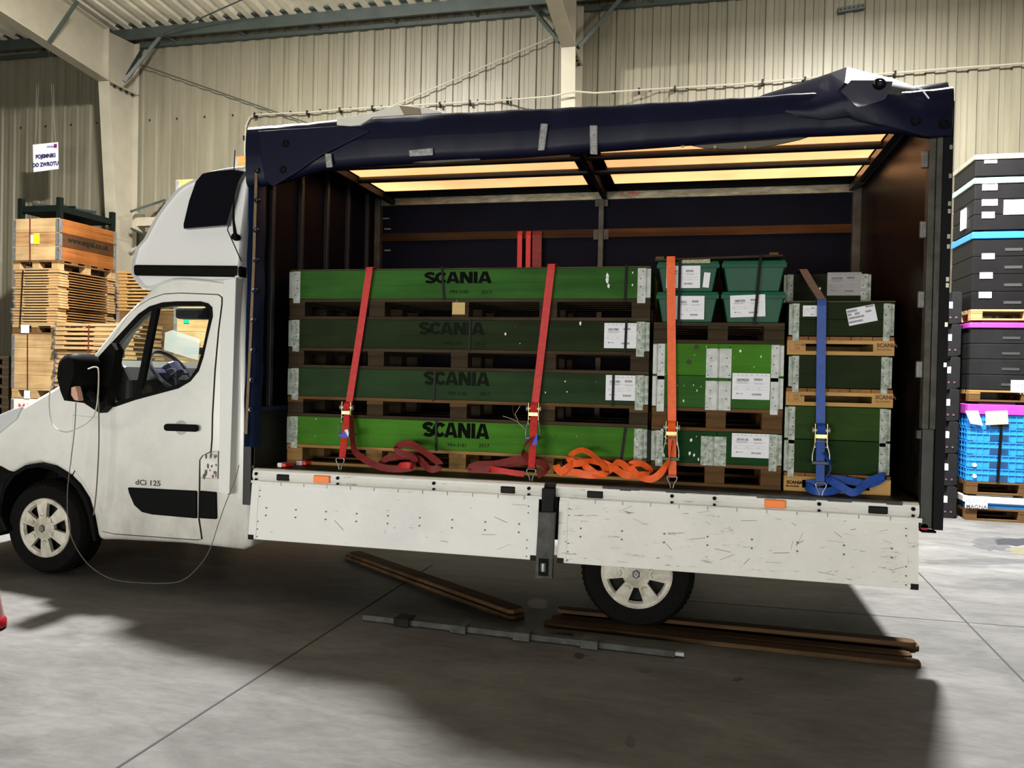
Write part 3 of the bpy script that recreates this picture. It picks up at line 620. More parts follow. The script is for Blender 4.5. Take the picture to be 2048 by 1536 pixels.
def body():
    XL, XR, ZD, ZT, WD = -2.95, 1.22, .885, 3.17, 2.05
    # chassis
    T(MB().box(-4.2, 1.1, .55, .63, .42, .60).box(-4.2, 1.1, 1.42, 1.5, .42, .60), 'chassis_rail', dark)
    mb = MB()
    for k in range(9): mb.box(-2.7 + k * .46, -2.64 + k * .46, .1, 2.0, .66, .80)
    T(mb, 'cross_members', dark)
    T(MB().box(rw.x - .08, rw.x + .08, .3, 1.8, .28, .42).tube([(rw.x, .3, .345), (rw.x, 1.8, .345)], .06, 12), 'rear_axle', dark)
    T(MB().box(fw.x - .05, fw.x + .05, .3, 1.8, .24, .34), 'front_axle', dark)
    T(MB().box(-2.4, -1.5, .7, 1.3, .36, .56), 'fuel_tank', black, bevel=.03)
    T(MB().box(-4.4, -3.0, .2, 1.85, .33, .45), 'cab_underside', dark)
    # deck
    T(MB().box(XL - .02, XR + .02, .015, WD, .80, ZD), 'cargo_deck', mat('dark deck plywood', (.010, .009, .008), .6, var=.5, scale=14, bump=.2))
    # side rails: two lengths with a gap
    def zr(x): return V(1, 1, y=0)
    def rail(pa, pb, name):
        xa, xb = V(pa, 950, y=-.01).x, V(pb, 1000, y=-.01).x
        r = T(MB().prism([(.02, .80), (.02, ZD), (-.012, ZD - .002), (-.028, ZD - .014), (-.030, .855), (-.034, .835), (-.030, .822), (-.02, .805)], xa, xb, 'x'), name, rail_paint, bevel=.003)
        return r, xa, xb
    r1, a1, b1 = rail(508, 1089, 'side_rail'); r2, a2, b2 = rail(1113, 1838, 'side_rail')
    T(MB().box(a1, b1, -.045, -.02, .788, .806), 'hinge_strip', rail_paint, r1); T(MB().box(a2 + .03, b2 - .03, -.045, -.02, .788, .806), 'hinge_strip', rail_paint, r2)
    xw = V(1205, 980, y=-.03).x; rnd = random.Random(9); mb = MB(); xx = xw
    while xx < b2 - .12: ww = .05 + rnd.random() * .12; mb.box(xx, xx + ww, -.0305, .0, ZD - .003 - rnd.random() * .012 - .006, ZD + .0008); xx += ww
    T(mb, 'worn_top_edge', worn_steel, r2)
    for (px, py), r in (((513, 948), r1), ((676, 956), r1), ((868, 965), r1), ((1058, 974), r1), ((1344, 989), r2), ((1429, 992), r2), ((1638, 1009), r2), ((1826, 1020), r2)):
        v = V(px, py, y=-.03); T(MB().disc((v.x, -.034, .850), .011, .006, 10).disc((v.x, -.036, .812), .008, .006, 10), 'rivet_bolt', black, r)
    for p0, p1, r in ((554, 578, r1), (1002, 1030, r1), (1175, 1206, r2), (1738, 1776, r2)):
        x0, x1 = V(p0, 960, y=-.03).x, V(p1, 990, y=-.03).x; T(MB().box(x0, x1, -.042, -.02, .812, .855), 'latch_pocket', mat('pocket black', (.004, .004, .004), .5, spec=.15), r, bevel=.006)  # plain black boxes on the rail face
    for (p0, p1), r in (((629, 660), r1), ((1530, 1571), r2)):
        x0, x1 = V(p0, 960, y=-.03).x, V(p1, 1000, y=-.03).x; z = .838
        l = T(MB().box(x0, x1, -.05, -.03, z - .024, z + .024), 'marker_lamp', mat('orange lens', (1., .22, .01), .3, spec=.4), r, bevel=.005)
    T(MB().box(b1 - .01, a2 + .01, .0, .02, .62, .88), 'rail_gap_plate', dark)
    # drop sides hanging down
    def side(tl, tr, br, bl, xl_y, n, name, lo, board_paint=board_paint):
        y = -.07; q = [XZ(*p, y) for p in (tl, tr, br, bl)]
        x0, x1 = (q[0][0] + q[3][0]) / 2, (q[1][0] + q[2][0]) / 2; zt, zb = .792, lo
        yt, yb = -.048, -.085
        def yz(z): return yt + (yb - yt) * (zt - z) / (zt - zb)
        th = .022
        pan = MB().add([(x0, yz(zb), zb), (x1, yz(zb), zb), (x1, yt, zt), (x0, yt, zt), (x0, yz(zb) + th, zb), (x1, yz(zb) + th, zb), (x1, yt + th, zt), (x0, yt + th, zt)], [(0, 1, 2, 3), (7, 6, 5, 4), (1, 5, 6, 2), (4, 0, 3, 7), (3, 2, 6, 7), (4, 5, 1, 0)])
        o = T(pan, name, board_paint, bevel=.003)
        for x, s in ((x0, 1), (x1, -1)):
            T(MB().add([(x, yz(zb + .03) - .004, zb + .03), (x + s * .055, yz(zb) - .004, zb + .0), (x + s * .055, yt - .004, zt - .01), (x, yt - .004, zt - .01), (x, yz(zb) + .01, zb + .03), (x + s * .055, yz(zb) + .01, zb), (x + s * .055, yt + .01, zt - .01), (x, yt + .01, zt - .01)],
                       [(0, 1, 2, 3)[::s], (7, 6, 5, 4)[::s], (1, 5, 6, 2)[::s], (4, 0, 3, 7)[::s], (3, 2, 6, 7)[::s], (4, 5, 1, 0)[::s]]), 'end_strip', board_paint, o)
            mb = MB()
            for z in (zt - .05, zt - .09, zb + .12, zb + .07, zb + .02): mb.disc((x + s * .064, yz(z) - .003, z), .0035, .003, 8)
            T(mb, 'strip_rivets', dark, o)
            T(MB().box(x, x + s * .04, yz(zb) - .006, yz(zb) + th + .01, zb - .002, zb + .03), 'corner_catch', dark, o)
        mb = MB()
        for k in range(n):
            x = x0 + (x1 - x0) * (k + .55) / (n + .1)
            for z in ((zt + zb) / 2 + .025, (zt + zb) / 2 - .025): mb.disc((x, yz(z) - .002, z), .0055, .004, 8)
        T(mb, 'panel_rivets', mat('rivet grey', (.12, .12, .11), .5, .4), o)
        mb = MB(); rnd = random.Random(n)
        for k in range(46 if n < 8.5 else 16):
            x = x0 + .1 + (x1 - x0 - .2) * (rnd.random() ** (.7)); z = zb + .03 + (zt - zb - .06) * rnd.random(); ln = rnd.choice((.015, .03, .05, .09)); a = rnd.gauss(0, .35) if rnd.random() < .75 else rnd.uniform(0, PI)
            dx, dz = math.cos(a) * ln, math.sin(a) * ln; z2 = min(max(z + dz, zb + .01), zt - .01)
            mb.bar((x, yz(z) - .0006, z), (x + dx, yz(z2) - .0006, z2), .0012, .0007 + .002 * rnd.random())
        T(mb, 'scratches', mat('bare scratch', (.16, .10, .08), .6), o)
        mb = MB(); x = x0 + .06
        while x < x1 - .1: mb.box(x, x + .16, yt - .014, yt + .004, zt - .012, zt + .012); x += .166
        T(mb, 'hinge_leaf', rail_paint, o)
        return o
    side((502, 963), (1079, 990), (1072, 1112), (498, 1076), 0, 9, 'drop_side_panel', V(760, 1097, y=-.08).z)
    side((1121, 993), (1838, 1046), (1836, 1180), (1112, 1118), 0, 8, 'drop_side_panel', V(1480, 1152, y=-.08).z, board_paint2)
    # removable centre stanchion hanging
    a, b_, c, d = [V(*p, y=-.10) for p in ((1079, 1023), (1112, 1024), (1106, 1157), (1071, 1155))]
    cp = T(MB().prism([(a.x, a.z), (b_.x, b_.z), (c.x, c.z), (d.x, d.z)], -.13, -.095), 'centre_stanchion', worn_steel, bevel=.004)
    x = (c.x + d.x) / 2; T(MB().box(x - .03, x + .03, -.136, -.12, c.z + .02, c.z + .125), 'socket_slot', black, cp); T(MB().tube([(x, -.14, c.z + .05), (x, -.14, c.z + .1)], .017, 10), 'locking_pin', steel, cp, smooth=True)
    T(MB().box(a.x + .01, b_.x - .02, -.09, -.03, a.z, .86), 'hinge_strap', dark, cp)
    # front bulkhead
    fb = T(MB().box(XL - .03, XL, 0, WD, 1.28, ZT), 'front_bulkhead', mat('black blue sheet', (.0025, .003, .008), .6, var=.4, scale=4, spec=.08))
    T(MB().box(XL - .03, XL + .003, 0, WD, .88, 1.28), 'bulkhead_lower_panel', mat('dark green grey panel', (.018, .021, .016), .55, var=.3, scale=4), fb)
    T(MB().box(XL - .01, XL + .02, 0, WD, 1.27, 1.30), 'bulkhead_sill', mat('blue steel', (.02, .03, .07), .45), fb)
    for px in (545, 603, 654, 696, 735):
        v = V(px, 500, x=XL + .02); T(MB().box(XL - .005, XL + .03, v.y - .02, v.y + .02, 1.30, ZT - .03), 'bulkhead_rib', mat('bulkhead rib steel', (.016, .018, .022), .5, .1), fb, bevel=.004)
    # rear doors (inner face)
    rd = T(MB().box(XR, XR + .03, .05, WD, ZD, ZT - .05), 'rear_door_panel', mat('dark lacquered plywood', (.016, .011, .008), .36, var=.6, scale=2.5, stretch=(1, 2, 2), dark=(.003, .0025, .0025), spec=.22))
    # corner posts
    T(MB().box(XL - .03, XL + .05, WD - .06, WD + .02, ZD - .2, ZT), 'corner_post', postm, bevel=.005)
    T(MB().box(XR - .06, XR + .02, WD - .06, WD + .02, ZD - .2, ZT), 'corner_post', postm, bevel=.005)
    xa = V(1852, 500, y=-.0).x; xb = V(1878, 500, y=-.0).x
    rp = T(MB().box(xa, xa + .034, -.02, .05, 1.30, ZT - .12).box(xa + .036, xb, -.03, .05, 1.30, ZT - .12), 'rear_corner_post', postm, bevel=.004)
    T(MB().box(xa + .005, xb, -.01, .05, .74, 1.30), 'post_lower_section', mat('darker post', (.04, .04, .036), .5, .3, var=.4, scale=9), rp, bevel=.004)  # lower length of the post in a darker tone
    for z in [V(1845, p, y=0).z for p in (317, 458, 598, 738)]: T(MB().box(xa - .033, xa + .002, .0, .03, z - .05, z + .045), 'slat_pocket', mat('pocket steel', (.17, .165, .15), .45, .5, var=.4, scale=20), rp, bevel=.006)
    z = V(1840, 870, y=0).z; T(MB().box(xa - .02, xa + .002, .0, .03, z - .02, z + .025), 'slat_pocket', postm, rp)
    xc = V(1889, 600, y=0).x
    T(MB().box(xb, xb + .05, -.035, .06, .74, ZT - .05), 'rear_frame', mat('black rear frame', (.004, .004, .005), .5, spec=.12), rp)
    T(MB().box(XR, xb, .05, WD, ZD, ZD + .03), 'rear_sill', dark)
    T(MB().box(xb - .06, xb + .02, -.03, .03, V(1862, 1060, y=0).z, .72), 'underrun_bracket', black, rp, bevel=.006)
    # light strip leaning at the rear (pale door edge)
    a, b_ = V(1866, 882, y=.35), V(1878, 1013, y=.35); T(MB().box(xb + .0, xb + .045, .25, .29, b_.z, a.z), 'door_edge_strip', mat('pale door edge', (.42, .38, .26), .5, var=.3, scale=10))
    v = V(1848, 1054, y=.0); T(MB().lathe([(.0001, -.03), (.02, -.03), (.026, -.01), (.026, .02), (.0001, .02)], (v.x, .02, v.z), 16), 'tail_lamp', mat('red lens', (.5, .01, .03), .2), smooth=True)
    mb = MB()
    for p in (298, 355, 410, 425, 475, 495, 560, 572, 650, 730): z = V(1893, p, y=0).z; mb.box(xb + .03, xb + .045, -.037, -.03, z - .012, z + .012)
    T(mb, 'buckle_slots', mat('bright eyelet', (.7, .62, .5), .25, .8), rp)
    # far side: tarpaulin, posts, rails
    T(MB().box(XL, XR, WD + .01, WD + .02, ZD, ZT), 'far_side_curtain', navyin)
    z1, z2 = V(1000, 395, y=2.0).z, V(1000, 385, y=2.0).z
    zt = V(1400, 392, y=2.0).z; zt2 = V(1400, 376, y=2.0).z
    T(MB().box(XL, XR, WD - .03, WD + .01, zt, zt2), 'far_roof_rail', mat('scuffed aluminium rail', (.36, .34, .24), .4, .6, var=.6, scale=7, stretch=(1, 1, 4)), bevel=.003)
    rr = V(1238, 384, y=2.0); text('n 962', .075, red_ink, truck, (rr.x, WD - .032, rr.z - .028), name='rail_handwriting', shear=.3)
    xp = V(1201, 460, y=1.98).x
    cpst = T(MB().box(xp - .022, xp + .022, WD - .05, WD - .005, ZD, zt), 'far_centre_post', postm, bevel=.003)
    zs = V(1201, 468, y=1.98).z
    T(MB().box(xp - .065, xp + .065, WD - .035, WD - .012, zs - .04, zs + .045), 'post_bracket', postm, cpst); T(MB().box(xp - .055, xp + .055, WD - .035, WD - .012, zt - .06, zt + .005), 'post_bracket', postm, cpst)
    za = V(1000, 477, y=1.99).z; zb = V(1000, 461, y=1.99).z
    T(MB().box(XL + .04, xp - .02, WD - .03, WD - .008, za, zb), 'side_slat', slat_wood); T(MB().box(xp + .02, XR - .05, WD - .03, WD - .008, za + .0, zb + .0), 'side_slat', wood('warmer slat wood', (.10, .045, .017), (.035, .016, .007)))
    for px, py in ((770, 436), (773, 457), (773, 500)): v = V(px, py, y=2.0); T(MB().box(v.x - .03, v.x + .03, WD - .03, WD - .01, v.z - .006, v.z + .006), 'curtain_hook', steel)
    # roof
    ZR = 3.12
    tl = sheet_translucent('translucent roof sheet', (.5, .42, .25), (.60, .42, .28))
    xs = [(-2.757, -.95), (-.73, 1.123)]
    for a, b_ in xs: T(MB().box(a, b_, .06, 1.75, ZR + .03, ZR + .034), 'roof_light_panel', tl)
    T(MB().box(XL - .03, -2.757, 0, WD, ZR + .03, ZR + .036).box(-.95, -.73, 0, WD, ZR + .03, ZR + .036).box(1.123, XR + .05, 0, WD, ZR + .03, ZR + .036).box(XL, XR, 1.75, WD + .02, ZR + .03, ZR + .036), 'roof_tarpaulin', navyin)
    # bows along the body, cross bow, end rails
    for (ya, xa_, xb_) in ((.80, -2.9, 1.14), (1.21, -2.9, 1.14)):
        T(MB().tube([(xa_, ya, ZR - .0), (xb_, ya, ZR - .0)], .026, 12), 'roof_bow', mat('black roof tube', (.01, .0095, .009), .35, .1), smooth=True)
    T(MB().box(-.86, -.82, 0, WD, ZR - .04, ZR + .02), 'cross_bow', dark); T(MB().box(1.13, 1.165, .1, WD, ZR - .03, ZR + .02), 'cross_bow', mat('worn bow', (.07, .06, .045), .35, .5, var=.5, scale=8)); T(MB().box(-2.80, -2.765, .1, WD, ZR - .03, ZR + .02), 'cross_bow', dark)
    T(MB().box(XL, XR + .02, -.01, .04, ZR - .06, ZR + .03), 'near_roof_rail', dark)
    # rolled up curtain in front
    top = [(494, 253), (560, 248), (621, 244), (673, 236), (744, 234), (884, 225), (1030, 218), (1200, 210), (1325, 203), (1430, 197), (1527, 190), (1600, 185), (1676, 181), (1720, 180), (1790, 182), (1860, 178), (1901, 172)]
    bot = {494: 373, 560: 364, 621: 342, 673: 333, 744: 328, 884: 318, 1030: 312, 1200: 299, 1325: 290, 1430: 282, 1527: 275, 1600: 269, 1676: 266, 1720: 264, 1790: 261, 1860: 272, 1901: 268}
    rows = []
    rnd = random.Random(4)
    def lerp_list(px, L_):
        for (a, b) in zip(L_[:-1], L_[1:]):
            if a[0] <= px <= b[0]: return a[1] + (b[1] - a[1]) * (px - a[0]) / (b[0] - a[0])
    BL = sorted(bot.items()); N = 70
    for i in range(N + 1):
        px = 494 + (1903 - 494) * i / N; px_ = min(px, 1901)
        zt_ = XZ(px, lerp_list(px_, top), -.08)[1]; zb_ = XZ(px, lerp_list(px_, BL), -.09)[1]; x = XZ(px, 300, -.08)[0]
        w = .006 * math.sin(i * .9) + .004 * math.sin(i * 2.3 + 1); r = []
        for k in range(15):
            a = 2 * PI * k / 14; ca, sa = math.cos(a), math.sin(a)
            yy = -.045 - .055 * (1 if ca > 0 else -1) * abs(ca) ** .6 + w * (ca > 0); zz = (zt_ + zb_) / 2 + (zt_ - zb_) / 2 * (1 if sa > 0 else -1) * abs(sa) ** .55
            r.append((x, yy, zz))
        rows.append(r)
    mb = MB().grid(rows); mb.add(rows[0][:-1], [tuple(range(14))]); mb.add(rows[-1][:-1], [tuple(reversed(range(14)))])
    tb = T(mb, 'rolled_side_curtain', navy, smooth=True, angle=60)
    # hanging flap on the left, corner cloth
    def cloth(pts, y0, y1, name, m, parent=tb, sub=True, **k):
        return T(MB().prism(poly(pts, y0), y0, y1), name, m, parent, bevel=.006, **k)
    cloth([(515, 262), (700, 250), (740, 262), (640, 312), (590, 346), (545, 373), (530, 360), (522, 320)], -.118, -.100, 'curtain_fold', navy)
    for a, b_ in ((571, 287), (566, 339)): v = V(a, b_, y=-.12); T(MB().lathe([(.010, -.004), (.022, -.004), (.026, .0), (.026, .004)], (v.x, -.12, v.z), 16), 'eyelet', black, tb)
    # white lining turned outwards
    q = [(673, 250), (673, 236), (740, 226), (795, 209), (848, 214), (880, 222), (884, 225), (745, 234), (720, 250), (700, 252)]
    cloth(q, -.128, -.106, 'turned_out_lining', cloth_white)
    cloth([(797, 210), (840, 216), (842, 228), (808, 230)], -.134, -.124, 'lining_stain', mat('brown lining stain', (.25, .2, .13), .6))
    # hump at the right
    def sheet(outline_rows, name, m, parent=tb, **k):
        rows = [[tuple(V(px, py, y=y)) for px, py, y in r] for r in outline_rows]
        mb = MB().grid(rows); n = len(rows[0]); mb.grid([[(x, y + .012, z) for x, y, z in r][::-1] for r in rows]); return T(mb, name, m, parent, smooth=True, **k)
    sheet([[(1505, 200, .02), (1527, 189, .04), (1600, 166, .08), (1660, 146, .1), (1694, 134, .1), (1740, 146, .08), (1786, 157, .05), (1825, 172, .03), (1896, 164, .0)],
           [(1505, 215, -.07), (1540, 212, -.09), (1610, 205, -.11), (1670, 186, -.14), (1690, 165, -.16), (1740, 180, -.17), (1790, 190, -.15), (1830, 205, -.12), (1903, 200, -.1)],
           [(1560, 225, -.10), (1580, 224, -.11), (1630, 225, -.13), (1680, 205, -.16), (1700, 205, -.18), (1750, 215, -.18), (1800, 225, -.15), (1840, 240, -.13), (1904, 235, -.105)],
           [(1600, 235, -.10), (1620, 236, -.11), (1650, 238, -.12), (1700, 232, -.14), (1720, 240, -.15), (1770, 250, -.15), (1815, 262, -.13), (1850, 272, -.12), (1904, 270, -.105)]], 'curtain_corner_fold', navy)
    sheet([[(1682, 182, -.17), (1702, 160, -.18), (1740, 160, -.19), (1786, 163, -.18)], [(1700, 200, -.185), (1722, 196, -.2), (1750, 190, -.2), (1780, 180, -.19)], [(1715, 215, -.18), (1740, 208, -.2), (1760, 202, -.2), (1770, 198, -.19)]], 'glossy_patch', mat('glossy grey tarpaulin', (.05, .05, .07), .22, spec=.8))
    v = V(1759, 167, y=-.2); T(MB().lathe([(.014, -.01), (.026, -.012), (.034, 0), (.034, .008)], (v.x, -.2, v.z), 20), 'eyelet', black, tb, smooth=True)
    for a, b_ in ((1830, 242), (1891, 247)): v = V(a, b_, y=-.13); T(MB().lathe([(.014, -.005), (.022, -.006), (.028, 0), (.028, .006)], (v.x, -.135, v.z), 20), 'eyelet', black, tb, smooth=True)
    T(MB().tube([V(a, b_, y=-.15) for a, b_ in ((1835, 175), (1845, 180), (1858, 197))], .004), 'cord_end', paper, tb)
    # tapes
    for q in ([(1081, 246), (1096, 247), (1089, 300), (1075, 301)], [(1179, 250), (1195, 250), (1195, 309), (1180, 308)], [(817, 300), (866, 295), (866, 310), (818, 313)], [(649, 307), (662, 306), (665, 334), (652, 335)]): cloth(q, -.116, -.104, 'tape_strip', tape)
    # loose hem hanging under the bundle
    hem = [(1375, 289), (1450, 284), (1560, 277), (1632, 268), (1600, 279), (1560, 288), (1510, 296), (1460, 298), (1410, 296)]
    hm = cloth(hem, -.02, .0, 'drooping_hem', mat('grey hem', (.10, .09, .065), .6))
    for px in (1365, 1430, 1490): v = V(px, 292 if px < 1400 else 294.5, y=-.03); T(MB().disc((v.x, -.03, v.z), .010, .004, 10), 'hem_eyelet', brass, hm)
    cloth([(800, 323), (960, 316), (960, 320), (860, 326)], -.06, -.04, 'drooping_hem', mat('grey hem', (.10, .09, .065), .6))
    # gathered curtain at the front corner
    rows = []
    for i in range(40):
        t = i / 39; py = 262 + (893 - 262) * t
        a, b_ = V(497 - 11 * t, py, y=-.06), V(522 - 12 * t, py, y=-.06); zz = a.z; w = b_.x - a.x
        pts = [(a.x, .02), (a.x, -.05), (a.x + w * .2, -.075), (a.x + w * .42, -.04), (a.x + w * .55, -.06), (a.x + w * .8, -.085), (b_.x, -.06), (b_.x, .02)]
        rows.append([(x + .003 * math.sin(i * .7), y + .004 * math.sin(i * 1.1), zz) for x, y in pts])
    gc = T(MB().grid([r[::-1] for r in rows]), 'gathered_curtain', mat('blue tarpaulin', (.009, .02, .062), .45, var=.4, scale=6, spec=.2), smooth=True)
    T(MB().ribbon([V(514, 300, y=-.09), V(507, 540, y=-.1), V(500, 700, y=-.1), V(492, 868, y=-.09)], (1, 0, 0), .02, .004), 'tensioner_strap', mat('tan strap', (.20, .12, .05), .6, var=.4, scale=20), gc)
    mb = MB()
    for a, b_ in ((514, 341), (513, 400), (511, 460), (511, 520), (509, 581), (507, 641), (506, 701), (504, 760), (502, 819)): v = V(a, b_, y=-.1); mb.lathe([(.008, -.01), (.017, -.011), (.020, 0), (.020, .01)], (v.x, -.095, v.z), 16)
    T(mb, 'curtain_eyelets', mat('blue black eyelet', (.02, .025, .04), .2, .4), gc, smooth=True)
    a, b_ = V(488, 893, y=0), V(502, 1010, y=0); T(MB().box(a.x, b_.x + .0, -.01, .06, b_.z, a.z + .1), 'front_post_foot', mat('grey post foot', (.03, .03, .028), .5, .3, var=.3, scale=8), bevel=.004)
    T(MB().box(XL - .08, XL, -.0, .05, .9, ZT - .1), 'front_corner_post', mat('blue black post', (.015, .018, .03), .4))
    T(MB().box(XL - .08, XL - .04, .02, WD, .82, ZT - .02), 'bulkhead_outer_skin', mat('grey outer skin', (.09, .09, .10), .5))
body()
# customs cable hanging from the mirror
def cab_cable():
    t = thing('seal_cable', V(183, 738, y=-.2), 'thin pale cable looped over the wing mirror and sagging to the floor', 'cable')
    A = [(176, 738), (190, 734), (197, 742), (196, 790), (190, 826), (175, 845), (150, 859), (130, 864), (110, 855), (101, 835), (98, 800), (103, 770), (112, 755)]
    B = [(196, 738), (197, 790), (198, 870), (196, 930), (192, 990), (187, 1030)]
    Cc = [(152, 805), (149, 860), (142, 920), (135, 980), (136, 1040), (145, 1080), (165, 1115), (190, 1140), (230, 1160), (290, 1166), (340, 1166), (370, 1158), (400, 1130), (420, 1098), (436, 1050), (450, 1010), (470, 960), (478, 930)]
    from mathutils.geometry import interpolate_bezier
    def smooth(P):
        P = [Vector(p) for p in P]; out = []
        for i in range(len(P) - 1):
            a, b = P[i], P[i + 1]; ta = (P[min(i + 1, len(P) - 1)] - P[max(i - 1, 0)]) / 6; tb_ = (P[min(i + 2, len(P) - 1)] - P[i]) / 6
            out += interpolate_bezier(a, a + ta, b - tb_, b, 6)[:-1]
        return out + [P[-1]]
    for L_, y, nm in ((A, -.37, 'cable_loop'), (B, -.10, 'cable_drop'), (Cc, -.14, 'cable_sag')): MB().tube(smooth([V(a, b, y=y) for a, b in L_]), .0045 if nm != 'cable_sag' else .003, 6).build(nm, cable_white if nm == 'cable_loop' else mat('grey cable', (.13, .12, .10), .5), t, smooth=True)
cab_cable()
# ---------------------------------------------------------------- cargo
def pallet(name, loc, w, d, h, nb, label, mt, mb_, group=None, row=3, bh=.078):
    """w across the photo, d into the truck; nb blocks along the front"""
    x, y, z = loc; t = thing(name, loc, label, 'pallet', group)
    dk = .022; mb = MB(); n = 7 if w < 1 else 5
    # top boards run along the front side on a cross layer
    bw = .12; k = 5
    def rep(o, dx, dy, n):
        for i in range(1, n): c = o.copy(); C.objects.link(c); c.parent = t; c.location = (dx * i, dy * i, 0)
    rep(MB().box(x, x + w, y, y + bw, z + h - dk, z + h).build('top_board', mt, t, bevel=.002), 0, (d - bw) / (k - 1), k)
    rep(MB().box(x, x + .12, y + .002, y + d, z + h - dk * 2, z + h - dk - .0005).build('cross_board', mt, t), (w - .12) / (nb - 1), 0, nb)
    b0 = None
    for i in range(nb):
        for j in range(row):
            xx = x + i * (w - .12) / (nb - 1); yy = y + j * (d - .12) / (row - 1)
            if b0 is None:
                b0 = MB().box(xx, xx + .12, yy + .004, yy + .116, z + dk, z + h - dk * 2).build('block', mb_, t, bevel=.003); bx, by = xx, yy
            else:
                c = b0.copy(); C.objects.link(c); c.parent = t; c.location = (xx - bx, yy - by, 0)
    rep(MB().box(x, x + w, y, y + .12, z, z + dk - .0005).build('bottom_board', mb_, t, bevel=.002), 0, (d - .12) / (row - 1), row)
    return t
def hinge(x, y, z, h, w, m, parent, side=1, tabs=True, split=.62):
    """corner hinge: a fixed leaf, a knuckle, a narrow leaf; side=1 knuckle to the right"""
    s = side; tb = .03 if tabs else 0
    xa = x; xb = x + s * w * split; xc = x + s * w
    o = MB().box(xa, xb, y - .005, y, z - tb, z + h - .004).box(xb + s * .006, xc, y - .005, y, z + .006, z + h - .008).tube([(xb + s * .003, y - .005, z + .004), (xb + s * .003, y - .005, z + h - .006)], .0055, 8).build('hinge', m, parent, bevel=.0015)
    mb = MB()
    for q in (.12, .38, .64, .88): mb.disc(((xa + xb) / 2 + s * (.008 if q in (.12, .88) else -.006), y - .006, z + h * q), .0035, .0018, 8)
    mb.build('hinge_rivets', dark, o); return o
def collar(name, loc, w, d, h, m, label, hm=None, hinges='LR', mid=None, group=None, hw=.05, seam=None, off=(0, 0), tabs=True, splitz=None):
    x, y, z = loc; t = thing(name, loc, label, 'pallet collar', group); g = .0015; th = .02; hm = hm or hinge_steel
    zz = [(z + g, z + h - g)] if not splitz else [(z + g, z + splitz - .001), (z + splitz + .001, z + h - g)]
    mb = MB()
    for a, b in zz:
        if seam: xs = x + w * seam; mb.box(x, xs - .001, y, y + th, a, b).box(xs + .001, x + w, y, y + th, a, b)
        else: mb.box(x, x + w, y, y + th, a, b)
    mb.build('front_board', m, t, bevel=.0015)
    MB().box(x, x + w, y + d - th, y + d, z + g, z + h - g).build('back_board', m, t)
    for xx in (x, x + w - th): MB().box(xx, xx + th, y + th, y + d - th, z + g, z + h - g).build('side_board', m, t)
    if 'L' in hinges: hinge(x + off[0] + hw, y, z, h, hw, hm, t, -1, tabs)
    if 'R' in hinges: hinge(x + w - off[1] - hw, y, z, h, hw, hm, t, 1, tabs)
    if mid is not None:
        xm = x + w * mid; o = MB().box(xm - .075, xm - .006, y - .005, y, z - .012, z + h - .03).box(xm + .004, xm + .078, y - .005, y, z - .012, z + h - .03).tube([(xm - .001, y - .005, z - .01), (xm - .001, y - .005, z + h - .032)], .0055, 8).build('middle_hinge', hm, t, bevel=.0015)
        mb = MB()
        for dx in (-.062, .065):
            for q in (.0, .86): mb.disc((xm + dx, y - .006, z + h * q + .004), .0035, .0018, 8)
        for dx in (-.045, .05):
            for q in (.3, .55): mb.disc((xm + dx, y - .006, z + h * q), .0035, .0018, 8)
        mb.build('hinge_rivets', dark, o)
    return t
def sheet_label(parent, px, py, px2, py2, y, num, date='', rot=0., top=True, name='label_sheet', lines=True, extra=None, mm=None):
    """paper sheet fixed to a board; corner pixels give place and size"""
    a, b = V(px, py, y=y), V(px2, py2, y=y); w, h = b.x - a.x, a.z - b.z; cx, cz = (a.x + b.x) / 2, (a.z + b.z) / 2
    def R(dx, dz):
        return (cx + dx * math.cos(rot) - dz * math.sin(rot), cz + dx * math.sin(rot) + dz * math.cos(rot))
    def rect(x0, x1, z0, z1): return [R(x0, z0), R(x1, z0), R(x1, z1), R(x0, z1)]
    s = MB().prism(rect(-w / 2, w / 2, -h / 2, h / 2), y - .002, y).build(name, mm or paper, parent)
    yy = y - .003; mb = MB()
    if top: mb.prism(rect(-w / 2, w / 2, h * .40, h * .405), yy, y)
    for k in (.14, -.02, -.13): mb.prism(rect(-w * .45, w * .45, h * k, h * k + .0006), yy, y) if lines else None
    rnd = random.Random(int(px * 7 + py))
    def bars(x0, x1, z0, z1):
        xx = x0
        while xx < x1: ww = (x1 - x0) * rnd.choice((.03, .05, .07)); mb.prism(rect(xx, min(xx + ww, x1), z0, z1), yy, y); xx += ww + (x1 - x0) * .035
    if lines:
        bars(w * .08, w * .30, h * .22, h * .31); bars(w * .03, w * .28, -h * .34, -h * .27)
        for k in range(4): mb.prism(rect(-w * .38, -w * (.05 + .06 * rnd.random()), h * (.17 - .025 * k), h * (.175 - .025 * k)), yy, y)
        for k in range(3): mb.prism(rect(-w * .42 + w * .3 * k, -w * .36 + w * .3 * k, -h * .09, -h * .08), yy, y)
        mb.prism(rect(-w * .38, -w * .34, -h * .30, -h * .26), yy, y); mb.prism(rect(-w * .32, -w * .2, -h * .29, -h * .275), yy, y)
    if mb.v: mb.build('print', print_ink, s)
    if num: c = R(-w * .22, h * .2); text(num, h * .13, print_ink, s, (c[0], yy, c[1]), align='CENTER', bold=.0006, rot=(PI / 2, rot, 0), name='number')
    if date: c = R(w * .2, h * .08); text(date, h * .08, mat('grey print', (.4, .4, .42), .6), s, (c[0], yy, c[1]), align='CENTER', rot=(PI / 2, rot, 0), name='date')
    if top:
        mb = MB()
        for k in (-.36, -.25, -.15, .0, .15, .27, .38): mb.prism(rect(w * k, w * k + w * .03, h * .43, h * .45), yy, y)
        mb.build('punch_marks', print_ink, s)
    return s
